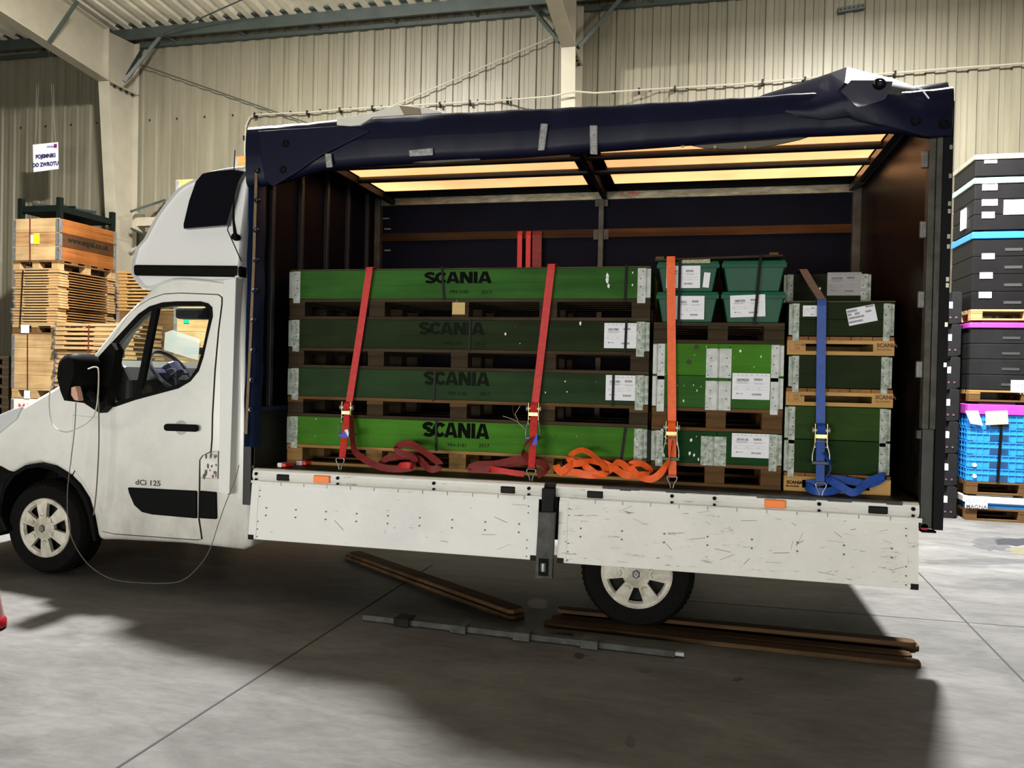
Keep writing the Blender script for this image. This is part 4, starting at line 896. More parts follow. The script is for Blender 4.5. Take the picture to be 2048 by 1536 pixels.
def flecks(parent, pts, y, m=None, name='torn_paper'):
    m = m or paper; rnd = random.Random(int(pts[0][0]))
    for px, py, r in pts:
        c = V(px, py, y=y); n = 7; q = [(c.x + r * .7 * (.4 + .6 * rnd.random()) * math.cos(2 * PI * k / n), c.z + r * 1.2 * (.4 + .6 * rnd.random()) * math.sin(2 * PI * k / n)) for k in range(n)]
        MB().prism(q, y - .0016, y).build(name, m, parent)
def scania(parent, x0, z0, w, h, y, m):
    """the stencilled word SCANIA, drawn stroke by stroke; x0,z0 lower left"""
    mb = MB(); ya, yb = y - .0012, y
    cnt = [0]
    def S(pts): cnt[0] += 1; mb.prism([(x0 + a * w, z0 + b * h) for a, b in pts], ya - cnt[0] * .00008, yb)
    def stroke(path, tw, asp):
        P_ = [Vector((a * w, b * h)) for a, b in path]; n = len(P_); Lf, Rt = [], []
        for i in range(n):
            t = (P_[min(i + 1, n - 1)] - P_[max(i - 1, 0)]).normalized(); q = Vector((-t.y, t.x)); k = tw * h * (1 if abs(t.x) > abs(t.y) else asp) / 2
            Lf.append(P_[i] + q * k); Rt.append(P_[i] - q * k)
        for i in range(n - 1): mb.prism([(x0 + p.x, z0 + p.y) for p in (Rt[i], Rt[i + 1], Lf[i + 1], Lf[i])], ya - .0001 * (i % 2), yb)
    # S
    s = []
    for k in range(13): a = math.radians(20 + k * 250 / 12); s.append((.090 + .062 * math.cos(a), .72 + .165 * math.sin(a)))
    for k in range(13): a = math.radians(90 - k * 250 / 12); s.append((.090 + .066 * math.cos(a), .28 + .165 * math.sin(a)))
    stroke(s, .25, 1.25)
    c = []
    for k in range(21): a = math.radians(38 + k * 284 / 20); c.append((.262 + .072 * math.cos(a), .5 + .37 * math.sin(a)))
    stroke(c, .26, 1.35)
    def A(x, ww):
        S([(x, 0), (x + ww * .27, 0), (x + ww * .56, 1), (x + ww * .32, 1)]); S([(x + ww * .72, 0), (x + ww, 0), (x + ww * .68, 1), (x + ww * .44, 1)]); S([(x + ww * .25, .16), (x + ww * .75, .16), (x + ww * .66, .38), (x + ww * .34, .38)])
    A(.33, .20)
    S([(.535, 0), (.592, 0), (.592, 1), (.535, 1)]); S([(.665, 0), (.722, 0), (.722, 1), (.665, 1)]); S([(.535, 1), (.60, 1), (.722, 0), (.657, 0)])
    S([(.735, 0), (.792, 0), (.792, 1), (.735, 1)])
    A(.80, .20)
    return mb.build('stencil_lettering', m, parent)
def band(px_, py0, px2, py1, y, label, top=True, depth=.5, w=.016, z1=None):
    a, b = V(px_, py0, y=y - .009), V(px2, py1, y=y - .009)
    path = [b, a]
    if top: path += [Vector((a.x, y - .006, a.z + .004)), Vector((a.x, y + depth, a.z + .004))]
    return solo(MB().ribbon(path, (1, 0, 0), w, .0015), 'strapping_band', blackband, label, 'strapping band', base=b)
ZD = .886
YL_, YC_, YR_ = .30, .20, .20
def long_stack():
    x0 = V(577, 700, y=YL_).x; x1 = V(1300, 700, y=YL_).x; w = x1 - x0 - .004; d = .8
    greens = [G_MID, G_DULL, G_OLIVE, G_BRIGHT]; names = ['bottom', 'second from bottom', 'third from bottom', 'top']
    greens = [G_BRIGHT, G_DULL, G_OLIVE, G_MID]
    wt = [wood_new, wood_mid, wood_dark, wood_dark]; wb = [wood_new, wood_dark, wood_dark, wood_dark]
    z = ZD; out = []
    for k in range(4):
        p = pallet('long_pallet', (x0, YL_, z), w, d, .144, 5, f'long wooden pallet, {names[k]} of the long green stack', wt[k], wb[k], None)
        c = collar('pallet_collar', (x0 + .0, YL_, z + .144), w, d, .2, greens[k], [
            'bright green long pallet collar with bold black stencil, lowest of the long stack',
            'dull green long pallet collar with white label sheet, second from the bottom',
            'dark olive long pallet collar with faded stencil and white label, third from the bottom',
            'green long pallet collar with bold black stencil, topmost of the long stack'][k], hinge_old if k != 3 else hinge_steel, 'LR', group=None, hw=.085, off=(0, 0))
        out.append((p, c, z)); z += .344
    f = YL_
    # lettering: pixel boxes (x0, x1, ytop, ybottom)
    for k, (a, b, t, bt, m) in enumerate(((845, 979, 848, 873, ink), (847, 980, 745, 769, ink_faded), (837, 970, 645, 669, ink_faded), (848, 984, 543, 567, ink))):
        c = out[k][1]; p, q = V(a, bt, y=f), V(b, t, y=f); scania(c, p.x, p.z, q.x - p.x, q.z - p.z, f, m)
        yb = [893, 790, 690, 587][k]; xa = [895, 897, 887, 900][k]; yr = ['2017', '2011', '2010', '2017'][k]; im = [ink, ink_faded, ink_faded, ink][k]
        v = V(xa, yb, y=f); text('MH-3181', .034, im, c, (v.x, f - .001, v.z), sx=1.05, name='stencil_code')
        v = V(xa + 62, yb + 1.5, y=f); text(yr, .036, im, c, (v.x, f - .001, v.z), sx=1.05, name='stencil_year')
    # sheets
    sheet_label(out[2][1], 1209, 646, 1274, 697, f, '1031981', '', name='label_sheet')
    sheet_label(out[1][1], 1212, 750, 1277, 802, f, '1031981', '16.02.2021')
    flecks(out[3][1], [(1215, 552, .02), (1214, 560, .025), (1217, 572, .016), (1265, 545, .008), (1265, 570, .009)], f)
    flecks(out[2][1], [(1011, 668, .014), (1161, 647, .014), (1040, 687, .006), (1030, 652, .003)], f)
    flecks(out[1][1], [(1091, 785, .008), (1134, 784, .007), (1130, 763, .008), (1192, 764, .003)], f); flecks(out[0][1], [(632, 838, .007), (631, 873, .004), (1153, 873, .004), (1105, 871, .003)], f)
    # thin lid
    solo(MB().box(x0 + .005, x1 - .01, YL_ + .004, YL_ + d, z + .001, z + .009), 'plywood_lid', wood('thin lid ply', (.10, .10, .05), (.04, .045, .02)), 'thin dark plywood lid on the long green stack', 'lid')
    # paper tag on a block of the top pallet
    a, b = V(905, 605, y=f - .004), V(930, 629, y=f - .004)
    tg = thing('paper_tag', ((a.x + b.x) / 2, f - .006, b.z), 'yellow paper tag on a block under the top green crate', 'tag')
    MB().box(a.x, b.x, f - .008, f - .003, b.z, a.z).build('card', mat('yellow card', (.62, .44, .15), .6, var=.15, scale=30), tg); v = V(914, 600, y=f - .006); MB().tube([(a.x + .02, f - .006, a.z - .003), (v.x, f - .006, v.z), (a.x + .04, f - .006, a.z - .003)], .001, 5).build('tie_wire', paper, tg)
    # stamps on blocks of the lowest pallet
    for px, py, s in ((576, 896, 'SCANIA'), (916, 913, 'EU'), (1268, 930, 'SCANIA')):
        v = V(px, py, y=f + .003); text(s, .03, mat('dark red stamp', (.12, .03, .015), .6), out[0][0], (v.x, f + .001, v.z), bold=.0008, name='block_stamp')
    # strapping bands: pairs of upper/lower pixel positions
    zt = None
    for lab, (a, b, c_, d_) in (('black strapping band across the C of the topmost green crate', (884, 533, 888, 601)), ('black strapping band near the right end of the topmost green crate', (1253, 529, 1250, 603)),
                                ('black strapping band through the faded stencil, third crate up', (940, 638, 938, 702)), ('black strapping band over the white label, third crate up', (1253, 640, 1250, 706)),
                                ('black strapping band through the stencil of the second crate up', (870, 742, 866, 802)), ('black strapping band over the label of the second crate up', (1227, 748, 1225, 813)),
                                ('black strapping band through the stencil of the lowest green crate', (872, 840, 872, 902)), ('slanting black strapping band, right end of the lowest green crate', (1251, 855, 1242, 920))):
        band(a, b, c_, d_, f, lab, top=False)
    # frayed wire ends
    for pts, mm, lab in ((((1006, 832), (1032, 841), (1050, 858)), cable_white, 'frayed pale wire end between the lower crates'), (((1024, 808), (1026, 825), (1032, 838)), wood_mid, 'bent brown wire sticking up between the lower crates'), (((1040, 812), (1030, 828), (1036, 841)), cable_white, 'thin curled wire between the lower crates')):
        solo(MB().tube([V(a, b, y=f - .03) for a, b in pts], .0016, 5), 'wire_end', mm, lab, 'wire')
long_stack()
def centre_stack():
    f = YC_; x0 = V(1304, 800, y=f).x; x1 = V(1566, 800, y=f).x; w = x1 - x0; w = min(w, .8); d = 1.2; z = ZD
    p1 = pallet('wooden_pallet', (x0, f, z), w, d, .144, 3, 'brown wooden pallet at the foot of the middle stack, behind the orange strap', wood_mid, wood_mid)
    c1 = collar('pallet_collar', (x0, f, z + .144), w, d, .2, G_DEEP, 'dark green pallet collar with torn paper scraps, lowest of the middle stack', hinge_old, mid=.485, hw=.075, seam=.51)
    z2 = z + .344
    p2 = pallet('wooden_pallet', (x0, f, z2), w, d, .144, 3, 'brown wooden pallet between the green crates of the middle stack', wood_mid, wood_mid)
    c2 = collar('pallet_collar', (x0, f, z2 + .144), w, d, .2, G_MID, 'green pallet collar with white label 2839030, middle stack', hinge_steel, mid=.51, hw=.075)
    c3 = collar('pallet_collar', (x0, f, z2 + .344), w, d, .2, G_BRIGHT, 'bright green pallet collar with two knots, under the dark pallet of bins', hinge_steel, mid=.51, hw=.075, seam=.51)
    z3 = z2 + .544
    p3 = pallet('wooden_pallet', (x0, f, z3), w, d, .13, 3, 'dark wooden pallet carrying the green plastic bins', wood_dark, wood_dark)
    sheet_label(c2, 1465, 746, 1539, 800, f, '2839030', '12.02.2021'); sheet_label(c1, 1464, 866, 1538, 917, f, '2919118', '18.02.2021')
    flecks(c3, [(1481, 702, .016), (1522, 713, .010), (1508, 734, .005), (1413, 694, .006), (1389, 710, .004), (1468, 714, .003)], f)
    flecks(c2, [(1355, 771, .004), (1368, 771, .004), (1387, 770, .006), (1394, 781, .008), (1367, 802, .010), (1402, 773, .005), (1331, 749, .005)], f)
    flecks(c1, [(1382, 880, .014), (1404, 880, .009), (1379, 906, .014), (1388, 910, .012), (1397, 919, .012), (1324, 862, .018), (1326, 912, .020), (1331, 874, .010), (1393, 873, .005)], f)
    # knots
    kn = mat('dark knot', (.03, .03, .012), .7); mb = MB()
    for px, py, r in ((1393, 694, .016), (1378, 724, .016)): v = V(px, py, y=f); mb.lathe([(.0001, -.0012), (r, -.0012), (r, 0)], (v.x, f, v.z), 12)
    mb.build('knots', kn, c3)
    # green plastic bins
    zb = z3 + .131
    def bin_(x, zz, label, hh=.19, ww=.385, dd=.58, sc=None):
        t = thing('plastic_bin', (x + ww / 2, f + dd / 2, zz), label, 'bin', 'green plastic bins on the middle stack')
        tp = .042; zt = zz + hh
        def box8(i0, z0_, i1, z1_): return [(x + i0, f + i0 * .5, z0_), (x + ww - i0, f + i0 * .5, z0_), (x + ww - i0, f + dd - i0, z0_), (x + i0, f + dd - i0, z0_), (x + i1, f + i1 * .5, z1_), (x + ww - i1, f + i1 * .5, z1_), (x + ww - i1, f + dd - i1, z1_), (x + i1, f + dd - i1, z1_)]
        fs = [(0, 3, 2, 1), (4, 5, 6, 7), (0, 1, 5, 4), (1, 2, 6, 5), (2, 3, 7, 6), (3, 0, 4, 7)]
        MB().add(box8(tp, zz, .012, zt - .03), fs).build('tub', bin_green, t, bevel=.006)
        MB().add(box8(.002, zt - .045, .0, zt - .018), fs).build('rim', bin_green, t, bevel=.003)
        MB().add(box8(.004, zt - .019, .010, zt - .001), fs).build('lid', mat('green lid plastic', (.004, .10, .045), .4, spec=.3), t, bevel=.003)
        return t
    xs = (x0 + .01, x0 + .405)
    b = [bin_(xs[0], zb, 'green plastic bin, lower left of the four, behind the orange strap'), bin_(xs[1], zb, 'green plastic bin, lower right of the four, with label 2887294'),
         bin_(xs[0], zb + .191, 'green plastic bin, upper left of the four, with torn stickers'), bin_(xs[1], zb + .191, 'green plastic bin, upper right of the four, without a label')]
    fy = f + .002
    sheet_label(b[0], 1350, 592, 1408, 639, fy, '10531', '16.02.2021', top=False); sheet_label(b[2], 1333, 532, 1400, 576, fy, '051', '16.02.2021', top=False)
    sheet_label(b[1], 1461, 590, 1530, 634, fy, '2887294', '16.02.2021', top=False, rot=.04); sheet_label(b[2], 1407, 545, 1419, 575, fy, '', '', top=False, lines=False, name='torn_sticker', rot=-.1)
    a, c_ = V(1363, 517, y=fy), V(1420, 526, y=fy); MB().box(a.x, c_.x, f - .002, f + .004, c_.z, a.z).build('shrink_label', mat('speckled label', (.55, .5, .3), .5, var=.9, scale=120, dark=(.05, .02, .02)), b[2])
    # cover board, a little tilted
    zt = zb + .383; mb = MB(); a, c_ = V(1310, 517, y=f), V(1566, 505, y=f)
    solo(MB().add([(a.x, f - .01, zt), (c_.x, f - .01, zt + .018), (c_.x, f + .6, zt + .018), (a.x, f + .6, zt), (a.x, f - .01, zt + .012), (c_.x, f - .01, zt + .03), (c_.x, f + .6, zt + .03), (a.x, f + .6, zt + .012)],
                  [(0, 3, 2, 1), (4, 5, 6, 7), (0, 1, 5, 4), (1, 2, 6, 5), (2, 3, 7, 6), (3, 0, 4, 7)]), 'cover_board', wood_dark, 'thin brown cover board lying over the green bins', 'board')
    for px, lab in ((1318, 'short wood block on the left end of the cover board'), (1546, 'short wood block on the right end of the cover board')):
        v = V(px, 512, y=f); zz = zt + .013 + (v.x - a.x) / (c_.x - a.x) * .019; solo(MB().box(v.x - .02, v.x + .03, f, f + .5, zz, zz + .014), 'wood_block', wood_mid, lab, 'wood block')
    for lab, q in (('black strapping band over the left column of green bins', (1360, 518, 1357, 652)), ('slanting black strapping band over the right column of green bins', (1522, 508, 1509, 650)), ('black strapping band at the left edge of the lowest middle crate', (1299, 860, 1297, 925))): band(*q, f - .008, lab, top=False, w=.017)
centre_stack()
def right_stack():
    f = YR_; x0 = V(1572, 800, y=f).x; w = .60; d = 1.0; z = ZD; x0b = x0 - .005
    hs = [.115, .105, .115]
    def frame_pallet(zz, h, label, stamp=True, solid=True):
        t = thing('framed_pallet', (x0, f, zz), label, 'pallet'); dk = .022; mb = MB(); k = 5
        for i in range(k): xx = x0 + i * w / k; mb.box(xx + .0015, xx + w / k - .0015, f + .001, f + d, zz + h - dk, zz + h - .001)
        mb.build('deck_boards', wood('orange deck board', (.40, .19, .07), (.22, .09, .03), axis='y'), t, bevel=.002)
        a, b = x0 + .105, x0 + w - .115; zl, zh = zz + .024, zz + h - dk - .022
        nm = 'slotted_front' if solid else 'front_rail'; pm = wood('varnished pallet frame', (.70, .44, .17), (.52, .30, .10))
        MB().box(x0, x0 + w, f, f + .02, zz + .001, zl).box(x0, x0 + w, f, f + .02, zh, zz + h - dk - .0005).box(x0, a, f + .0005, f + .0195, zl, zh).box(b, x0 + w, f + .0005, f + .0195, zl, zh).build(nm, pm, t)
        for xx in (x0, x0 + w - .02): MB().box(xx, xx + .02, f + .02, f + d, zz + .001, zz + h - dk - .001).build('side_rail', pm, t)
        MB().box(x0, x0 + w, f + d - .02, f + d, zz + .001, zz + h - dk - .001).build('back_rail', pm, t)
        if stamp:
            st = mat('dark red stamp', (.12, .03, .015), .6)
            text('SCANIA', .032, st, t, (b + .018, f - .001, zl + .028), bold=.001, name='stamp_lettering'); text('MH-16743503', .014, st, t, (b + .018, f - .001, zl + .008), name='stamp_code')
            text('LV 480', .020, st, t, (x0 + .048, f - .001, zl + .03), name='stamp_lettering'); text('HT', .020, st, t, (x0 + .048, f - .001, zl + .008), name='stamp_lettering')
            q = (x0 + .014, x0 + .088, zl + .0, zl + .052); mb = MB()
            for r in ((q[0], q[1], q[2], q[2] + .0015), (q[0], q[1], q[3], q[3] + .0015), (q[0], q[0] + .0015, q[2], q[3]), (q[1], q[1] + .0015, q[2], q[3]), (q[0] + .028, q[0] + .0295, q[2], q[3])): mb.box(r[0], r[1], f - .0012, f, r[2], r[3])
            mb.build('stamp_frame', red_ink, t)
        return t
    t0 = frame_pallet(z, .115, 'light wooden framed pallet at the foot of the right stack', False)
    v = V(1572, 958, y=f); st = mat('dark red stamp', (.12, .03, .015), .6); text('SCANIA', .026, ink, t0, (x0 + .015, f - .001, z + .045), bold=.001, name='stamp_lettering'); text('MH-16743503', .013, ink, t0, (x0 + .012, f - .001, z + .026), bold=.0005, name='stamp_code')
    z1 = z + .116
    c1 = collar('pallet_collar', (x0b, f, z1), w - .005, d, .2, wood('forest green board', (.018, .05, .010), (.010, .028, .006), rough=.6), 'dark forest green pallet collar, lowest of the right stack, behind the blue strap', hinge_old, hw=.06)
    c2 = collar('pallet_collar', (x0b, f, z1 + .201), w - .005, d, .2, wood('moss green board', (.036, .082, .014), (.02, .046, .009), rough=.6), 'moss green pallet collar, second up in the right stack', hinge_old, hw=.06)
    z2 = z1 + .403; t1 = frame_pallet(z2, .108, 'varnished slotted framed pallet with dark red stamps, lower of the two in the right stack')
    c3 = collar('pallet_collar', (x0b + .015, f, z2 + .11), w - .02, d, .195, G_OLIVE, 'plain dark olive pallet collar between the two varnished framed pallets', hinge_old, hw=.06)
    z3 = z2 + .307; t2 = frame_pallet(z3, .112, 'varnished slotted framed pallet with dark red stamps, upper of the two in the right stack')
    c4 = collar('pallet_collar', (x0b + .01, f, z3 + .114), w - .01, d, .2, G_OLIVE, 'dark olive pallet collar with tilted barcode sheet, top front of the right stack', hinge_old, hw=.06, splitz=.1)
    sheet_label(c4, 1606, 611, 1634, 633, f, '', '', top=False, name='small_label')
    s = sheet_label(c4, 1695, 613, 1752, 647, f, '', '', top=False, lines=False, rot=.21, name='barcode_sheet')
    # barcodes on the tilted sheet
    c = V(1723, 631, y=f); mb = MB(); rnd = random.Random(5); yy = f - .0032
    def rr(dx, dz): r = .21; return (c.x + dx * math.cos(r) - dz * math.sin(r), c.z + dx * math.sin(r) + dz * math.cos(r))
    for (a, b, q, g) in ((-.075, -.02, .030, .014), (.03, .075, .040, .012), (-.075, -.055, .010, .014), (-.035, -.008, .010, .014), (.025, .058, .012, .012), (-.075, .012, -.010, .012), (-.075, -.0, -.034, .012)):
        x = a
        while x < b: ww = rnd.choice((.0015, .003, .0022)); mb.prism([rr(x, q), rr(x + ww, q), rr(x + ww, q + g), rr(x, q + g)], yy, f); x += ww + .0017
    mb.build('barcodes', print_ink, s)
    zt = z3 + .314
    solo(MB().box(x0 - .01, x0 + w, f + .003, f + d, zt + .002, zt + .012), 'plywood_lid', wood('thin lid ply', (.10, .10, .05), (.04, .045, .02)), 'thin olive lid on the front part of the right stack', 'lid')
    # crate set further back on top
    fb = .62; a, b = V(1568, 548, y=fb), V(1741, 604, y=fb)
    zb = zt + .014
    c5 = collar('pallet_collar', (a.x, fb, zb), b.x - a.x, .55, a.z - zb, wood('blackish olive board', (.022, .026, .014), (.012, .014, .008)), 'blackish pallet collar set back on top of the right stack, grey sheet on it', hinge_old, hw=.06, tabs=False)
    sheet_label(c5, 1655, 545, 1722, 591, fb, '2334760', '', name='label_sheet', mm=mat('grey translucent sleeve', (.30, .29, .29), .35))
    flecks(c5, [(1625, 579, .012), (1640, 577, .010)], fb)
right_stack()
def straps():
    def ratchet(t, c, w, ang=0., handle=None, hm=None):
        """buckle with side plates, spindle and handle; c is its centre on the strap"""
        x, y, z = c; g = w / 2 + .006; z -= .035
        o = MB()
        for s in (-1, 1): o.prism([(x + s * g, z + .075), (x + s * (g + .004), z + .075), (x + s * (g + .004), z - .07), (x + s * g, z - .07)], y - .045, y - .004)
        rb = o.build('ratchet_frame', brass, t, bevel=.001)
        MB().tube([(x - g - .014, y - .03, z + .035), (x + g + .014, y - .03, z + .035)], .014, 12).tube([(x - g, y - .04, z - .03), (x + g, y - .04, z - .03)], .006, 8).tube([(x - g, y - .028, z - .065), (x + g, y - .028, z - .065)], .004, 8).build('spindle', steel, rb, smooth=True)
        MB().ribbon([(x, y - .006, z + .075), (x, y - .03, z + .06), (x, y - .046, z + .035), (x, y - .03, z + .012), (x, y - .008, z)], (1, 0, 0), w * .9, .003).build('wound_webbing', t.children[0].data.materials[0], rb)
        MB().box(x - g, x + g, y - .054, y - .048, z - .012, z + .012).build('pawl_plate', brass, rb, bevel=.001)
        hx = g + .016
        MB().tube([(x - g, y - .04, z - .03), (x - hx, y - .055, z - .11), (x - hx, y - .055, z - .15)], .0035, 6).tube([(x + g, y - .04, z - .03), (x + hx, y - .055, z - .11), (x + hx, y - .055, z - .15)], .0035, 6).build('handle_wire', steel, rb, smooth=True)
        MB().box(x - hx - .004, x + hx + .004, y - .068, y - .048, z - .166, z - .146).build('handle_grip', hm, rb, bevel=.003)
        MB().lathe([(.0001, -.004), (.018, -.004), (.018, .004), (.0001, .004)], (x + g + .014, y - .03, z + .035), 14, 'x').lathe([(.0001, -.004), (.018, -.004), (.018, .004), (.0001, .004)], (x - g - .014, y - .03, z + .035), 14, 'x').build('ratchet_gear', steel, rb)
        return rb
    def hook(t, c):
        x, y, z = c; mb = MB()
        for s in (-1, 1): mb.tube([(x + s * .022, y, z + .065), (x + s * .030, y, z + .055), (x + s * .026, y, z + .038), (x + s * .012, y, z + .015), (x + s * .007, y, z - .012)], .0042, 8)
        mb.tube([(x - .022, y, z + .065), (x + .022, y, z + .065)], .004, 8); return mb.build('claw_hook', steel, t, smooth=True)
    def strap(lab, m, top, mid, end, hk, fy, w, hm, zdeck=ZD, tagm=None):
        a = V(*top, y=fy); b = V(*mid, y=fy - .02); c = V(*end, y=.09); t = thing('ratchet_strap', c, lab, 'ratchet strap')
        MB().ribbon([(a.x, fy + .75, a.z - .0), (a.x, fy + .02, a.z + .012), (a.x, fy - .012, a.z + .004), (a.x - .0, fy - .016, a.z - .03), b.lerp(a, .5), b], (1, 0, 0), w, .003).build('upper_webbing', m, t)
        d = c - b; e = V(*hk, y=.085)
        MB().ribbon([b + Vector((0, -.012, -.03)), b.lerp(c, .4) + Vector((0, -.005, 0)), c], (1, 0, 0), w * .92, .006).build('lower_webbing', m, t)
        ratchet(t, (b.x, b.y - .0, b.z - .03), w, hm=hm)
        hook(t, (e.x, .07, max(e.z, ZD - .01))); return t, b, c
    bluegrip = mat('blue grip', (.02, .03, .16), .4); ggrip = mat('green grip', (.01, .08, .03), .4); bgrip = mat('navy grip', (.01, .02, .06), .4)
    t, b, c = strap('slanting red ratchet strap over the long stack, nearer the bulkhead', red_web, (740, 537), (698, 806), (684, 918), (682, 935), YL_ - .012, .05, bluegrip)
    q = [V(*p, y=.13) for p in ((681, 874), (697, 875), (697, 858), (690, 860))]; MB().prism([(v.x, v.z) for v in q], .12, .124).build('blue_tag', mat('blue tag', (.02, .05, .55), .5), t)
    q = [V(*p, y=.13) for p in ((698, 874), (690, 860), (697, 858), (699, 866))]; MB().prism([(v.x, v.z) for v in q], .118, .1222).build('white_tag', paper, t)
    t, b, c = strap('red ratchet strap in the middle of the truck, left of the truck centre post', red_web, (1103, 531), (1070, 808), (1063, 936), (1063, 958), YL_ - .012, .05, bluegrip)
    q = [V(*p, y=.13) for p in ((1064, 889), (1075, 890), (1075, 868), (1073, 868))]; MB().prism([(v.x, v.z) for v in q], .12, .124).build('blue_tag', mat('blue tag', (.02, .05, .55), .5), t)
    strap('bright orange ratchet strap over the green bins', orange_web, (1342, 516), (1344, 845), (1345, 955), (1344, 972), YC_ - .014, .052, ggrip)
    t, b, c = strap('blue ratchet strap over the right stack, with grey upper webbing', blue_web, (1643, 602), (1641, 850), (1640, 968), (1641, 987), YR_ - .012, .052, bgrip)
    a1, a2 = V(1607, 541, y=.62 - .01), V(1643, 601, y=YR_ - .004)
    MB().ribbon([(a1.x, 1.1, a1.z + .01), (a1.x, .63, a1.z + .01), a1 + Vector((0, -.012, 0)), a2.lerp(a1, .5) + Vector((0, -.0, .0)), a2 + Vector((0, -.012, .006)), a2 + Vector((0, -.016, -.01))], (1, 0, 0), .05, .003).build('grey_webbing', grey_web, t)
    # straps hanging from the far rail
    for k, (px, m, lab) in enumerate(((1040, red_web, 'leftmost red webbing strap hanging on the far slat'), (1057, red_web, 'second red webbing strap hanging on the far slat'), (1070, red_dark, 'third, dark red webbing strap hanging on the far slat'), (1079, red_dark, 'rightmost dark red webbing strap hanging on the far slat'))):
        a, b = V(px, 466, y=1.99), V(px - 1, 545, y=1.99)
        solo(MB().ribbon([(a.x, 2.02, a.z - .02), (a.x, 2.035, a.z + .012), (a.x, 2.0, a.z + .016), (a.x, 1.985, a.z - .02), (b.x, 1.985, b.z)], (1, 0, 0), .042, .003), 'webbing_strap', m, lab, 'webbing strap', 'red straps on the far slat')
    # loose tails in heaps: loops of webbing
    def heap(name, lab, m, pts, w=.046, m2=None):
        P_ = [V(a, b, y=y) for a, b, y, _ in pts]; n = len(P_); path = []; wd = []
        for i in range(n - 1):
            p0, p1, p2, p3 = P_[max(i - 1, 0)], P_[i], P_[i + 1], P_[min(i + 2, n - 1)]
            for k in range(6):
                t = k / 6; path.append(.5 * ((2 * p1) + (p2 - p0) * t + (2 * p0 - 5 * p1 + 4 * p2 - p3) * t * t + (3 * p1 - p0 - 3 * p2 + p3) * t ** 3))
                a = pts[i][3] * (1 - t) + pts[i + 1][3] * t; wd.append(Vector((math.sin(a) * .3, math.sin(a), math.cos(a))))
        path.append(P_[-1]); wd.append(wd[-1])
        for p in path:
            if p.z < ZD + .022 : p.z = ZD + .022 + .0
        return solo(MB().ribbon(path, wd, w, .003), name, m, lab, 'webbing tail', smooth=True)
    heap('webbing_tail', 'orange loose strap tail heaped in loops left of the orange strap', orange_web,
         [(1345, 880, .10, 1.2), (1338, 915, .09, .6), (1322, 945, .08, .3), (1300, 958, .08, .2), (1272, 948, .10, .5), (1262, 930, .13, .2), (1285, 928, .12, .9), (1300, 945, .08, 1.2), (1255, 950, .10, .2), (1230, 938, .10, .6), (1205, 926, .12, .3), (1180, 922, .12, 1.0), (1150, 927, .10, .3), (1140, 912, .12, .6), (1165, 900, .13, .9), (1195, 918, .10, 1.2), (1212, 945, .07, .5), (1180, 950, .07, .1), (1150, 945, .08, .3), (1120, 942, .08, .2), (1112, 930, .10, .8)])
    heap('webbing_tail', 'second orange tail loop lying before the first', orange_web,
         [(1260, 942, .12, .4), (1240, 925, .14, .8), (1225, 935, .10, .2), (1200, 950, .07, .8), (1175, 936, .09, .1), (1160, 922, .13, .9), (1135, 935, .07, .2), (1118, 948, .06, .4)])
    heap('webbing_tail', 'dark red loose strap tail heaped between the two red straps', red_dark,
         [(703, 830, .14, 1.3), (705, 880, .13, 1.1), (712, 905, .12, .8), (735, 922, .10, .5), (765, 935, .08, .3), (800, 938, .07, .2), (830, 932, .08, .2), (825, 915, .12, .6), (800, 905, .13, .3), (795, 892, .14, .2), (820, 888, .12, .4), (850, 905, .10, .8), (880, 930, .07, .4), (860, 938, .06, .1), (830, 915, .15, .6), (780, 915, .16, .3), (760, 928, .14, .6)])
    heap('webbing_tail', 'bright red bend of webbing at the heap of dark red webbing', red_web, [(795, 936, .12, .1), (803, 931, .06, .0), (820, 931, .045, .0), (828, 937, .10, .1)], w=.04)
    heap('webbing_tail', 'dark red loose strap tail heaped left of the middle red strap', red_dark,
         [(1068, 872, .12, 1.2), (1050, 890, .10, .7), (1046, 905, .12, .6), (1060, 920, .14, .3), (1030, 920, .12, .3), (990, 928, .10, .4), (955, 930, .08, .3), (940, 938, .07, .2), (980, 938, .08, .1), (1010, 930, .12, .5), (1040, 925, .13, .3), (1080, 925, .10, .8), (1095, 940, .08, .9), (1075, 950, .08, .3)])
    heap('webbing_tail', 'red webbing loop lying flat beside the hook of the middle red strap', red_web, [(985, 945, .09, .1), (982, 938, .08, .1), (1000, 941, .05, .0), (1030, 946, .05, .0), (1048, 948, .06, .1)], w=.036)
    heap('webbing_tail', 'blue loose strap tail lying at the foot of the right stack', blue_web,
         [(1648, 905, .11, 1.2), (1662, 930, .10, 1.0), (1655, 955, .10, .6), (1680, 972, .08, .3), (1705, 985, .07, .2), (1725, 975, .08, .8), (1740, 962, .10, .4), (1770, 952, .12, .6), (1740, 968, .12, .3), (1700, 962, .13, .4), (1665, 958, .14, .3), (1640, 965, .14, .2), (1612, 970, .14, .3), (1640, 985, .07, .1), (1690, 975, .12, .3)])
    # red packets at the front end
    for (x0, x1, yy, lab) in ((553, 575, 926, 'red and white packet lying nearest the bulkhead'), (590, 616, 922, 'red folded packet beside the long pallet foot')):
        a, b = V(x0, yy + 8, z=ZD), V(x1, yy + 8, z=ZD); r = random.Random(x0)
        t = thing('red_packet', ((a.x + b.x) / 2, a.y, ZD), lab, 'packet')
        MB().prism([(a.x, a.y), (b.x, a.y), (b.x + .02, a.y + .09), (a.x + .03, a.y + .10)], ZD + .001, ZD + .028, 'z').build('wrapper', mat('red wrapper', (.7, .04, .02), .3), t, bevel=.006)
        MB().prism([(a.x + .01, a.y - .001), (b.x - .03, a.y - .001), (b.x - .02, a.y + .04), (a.x + .02, a.y + .04)], ZD + .001, ZD + .0295, 'z').build('white_print', paper, t)
straps()
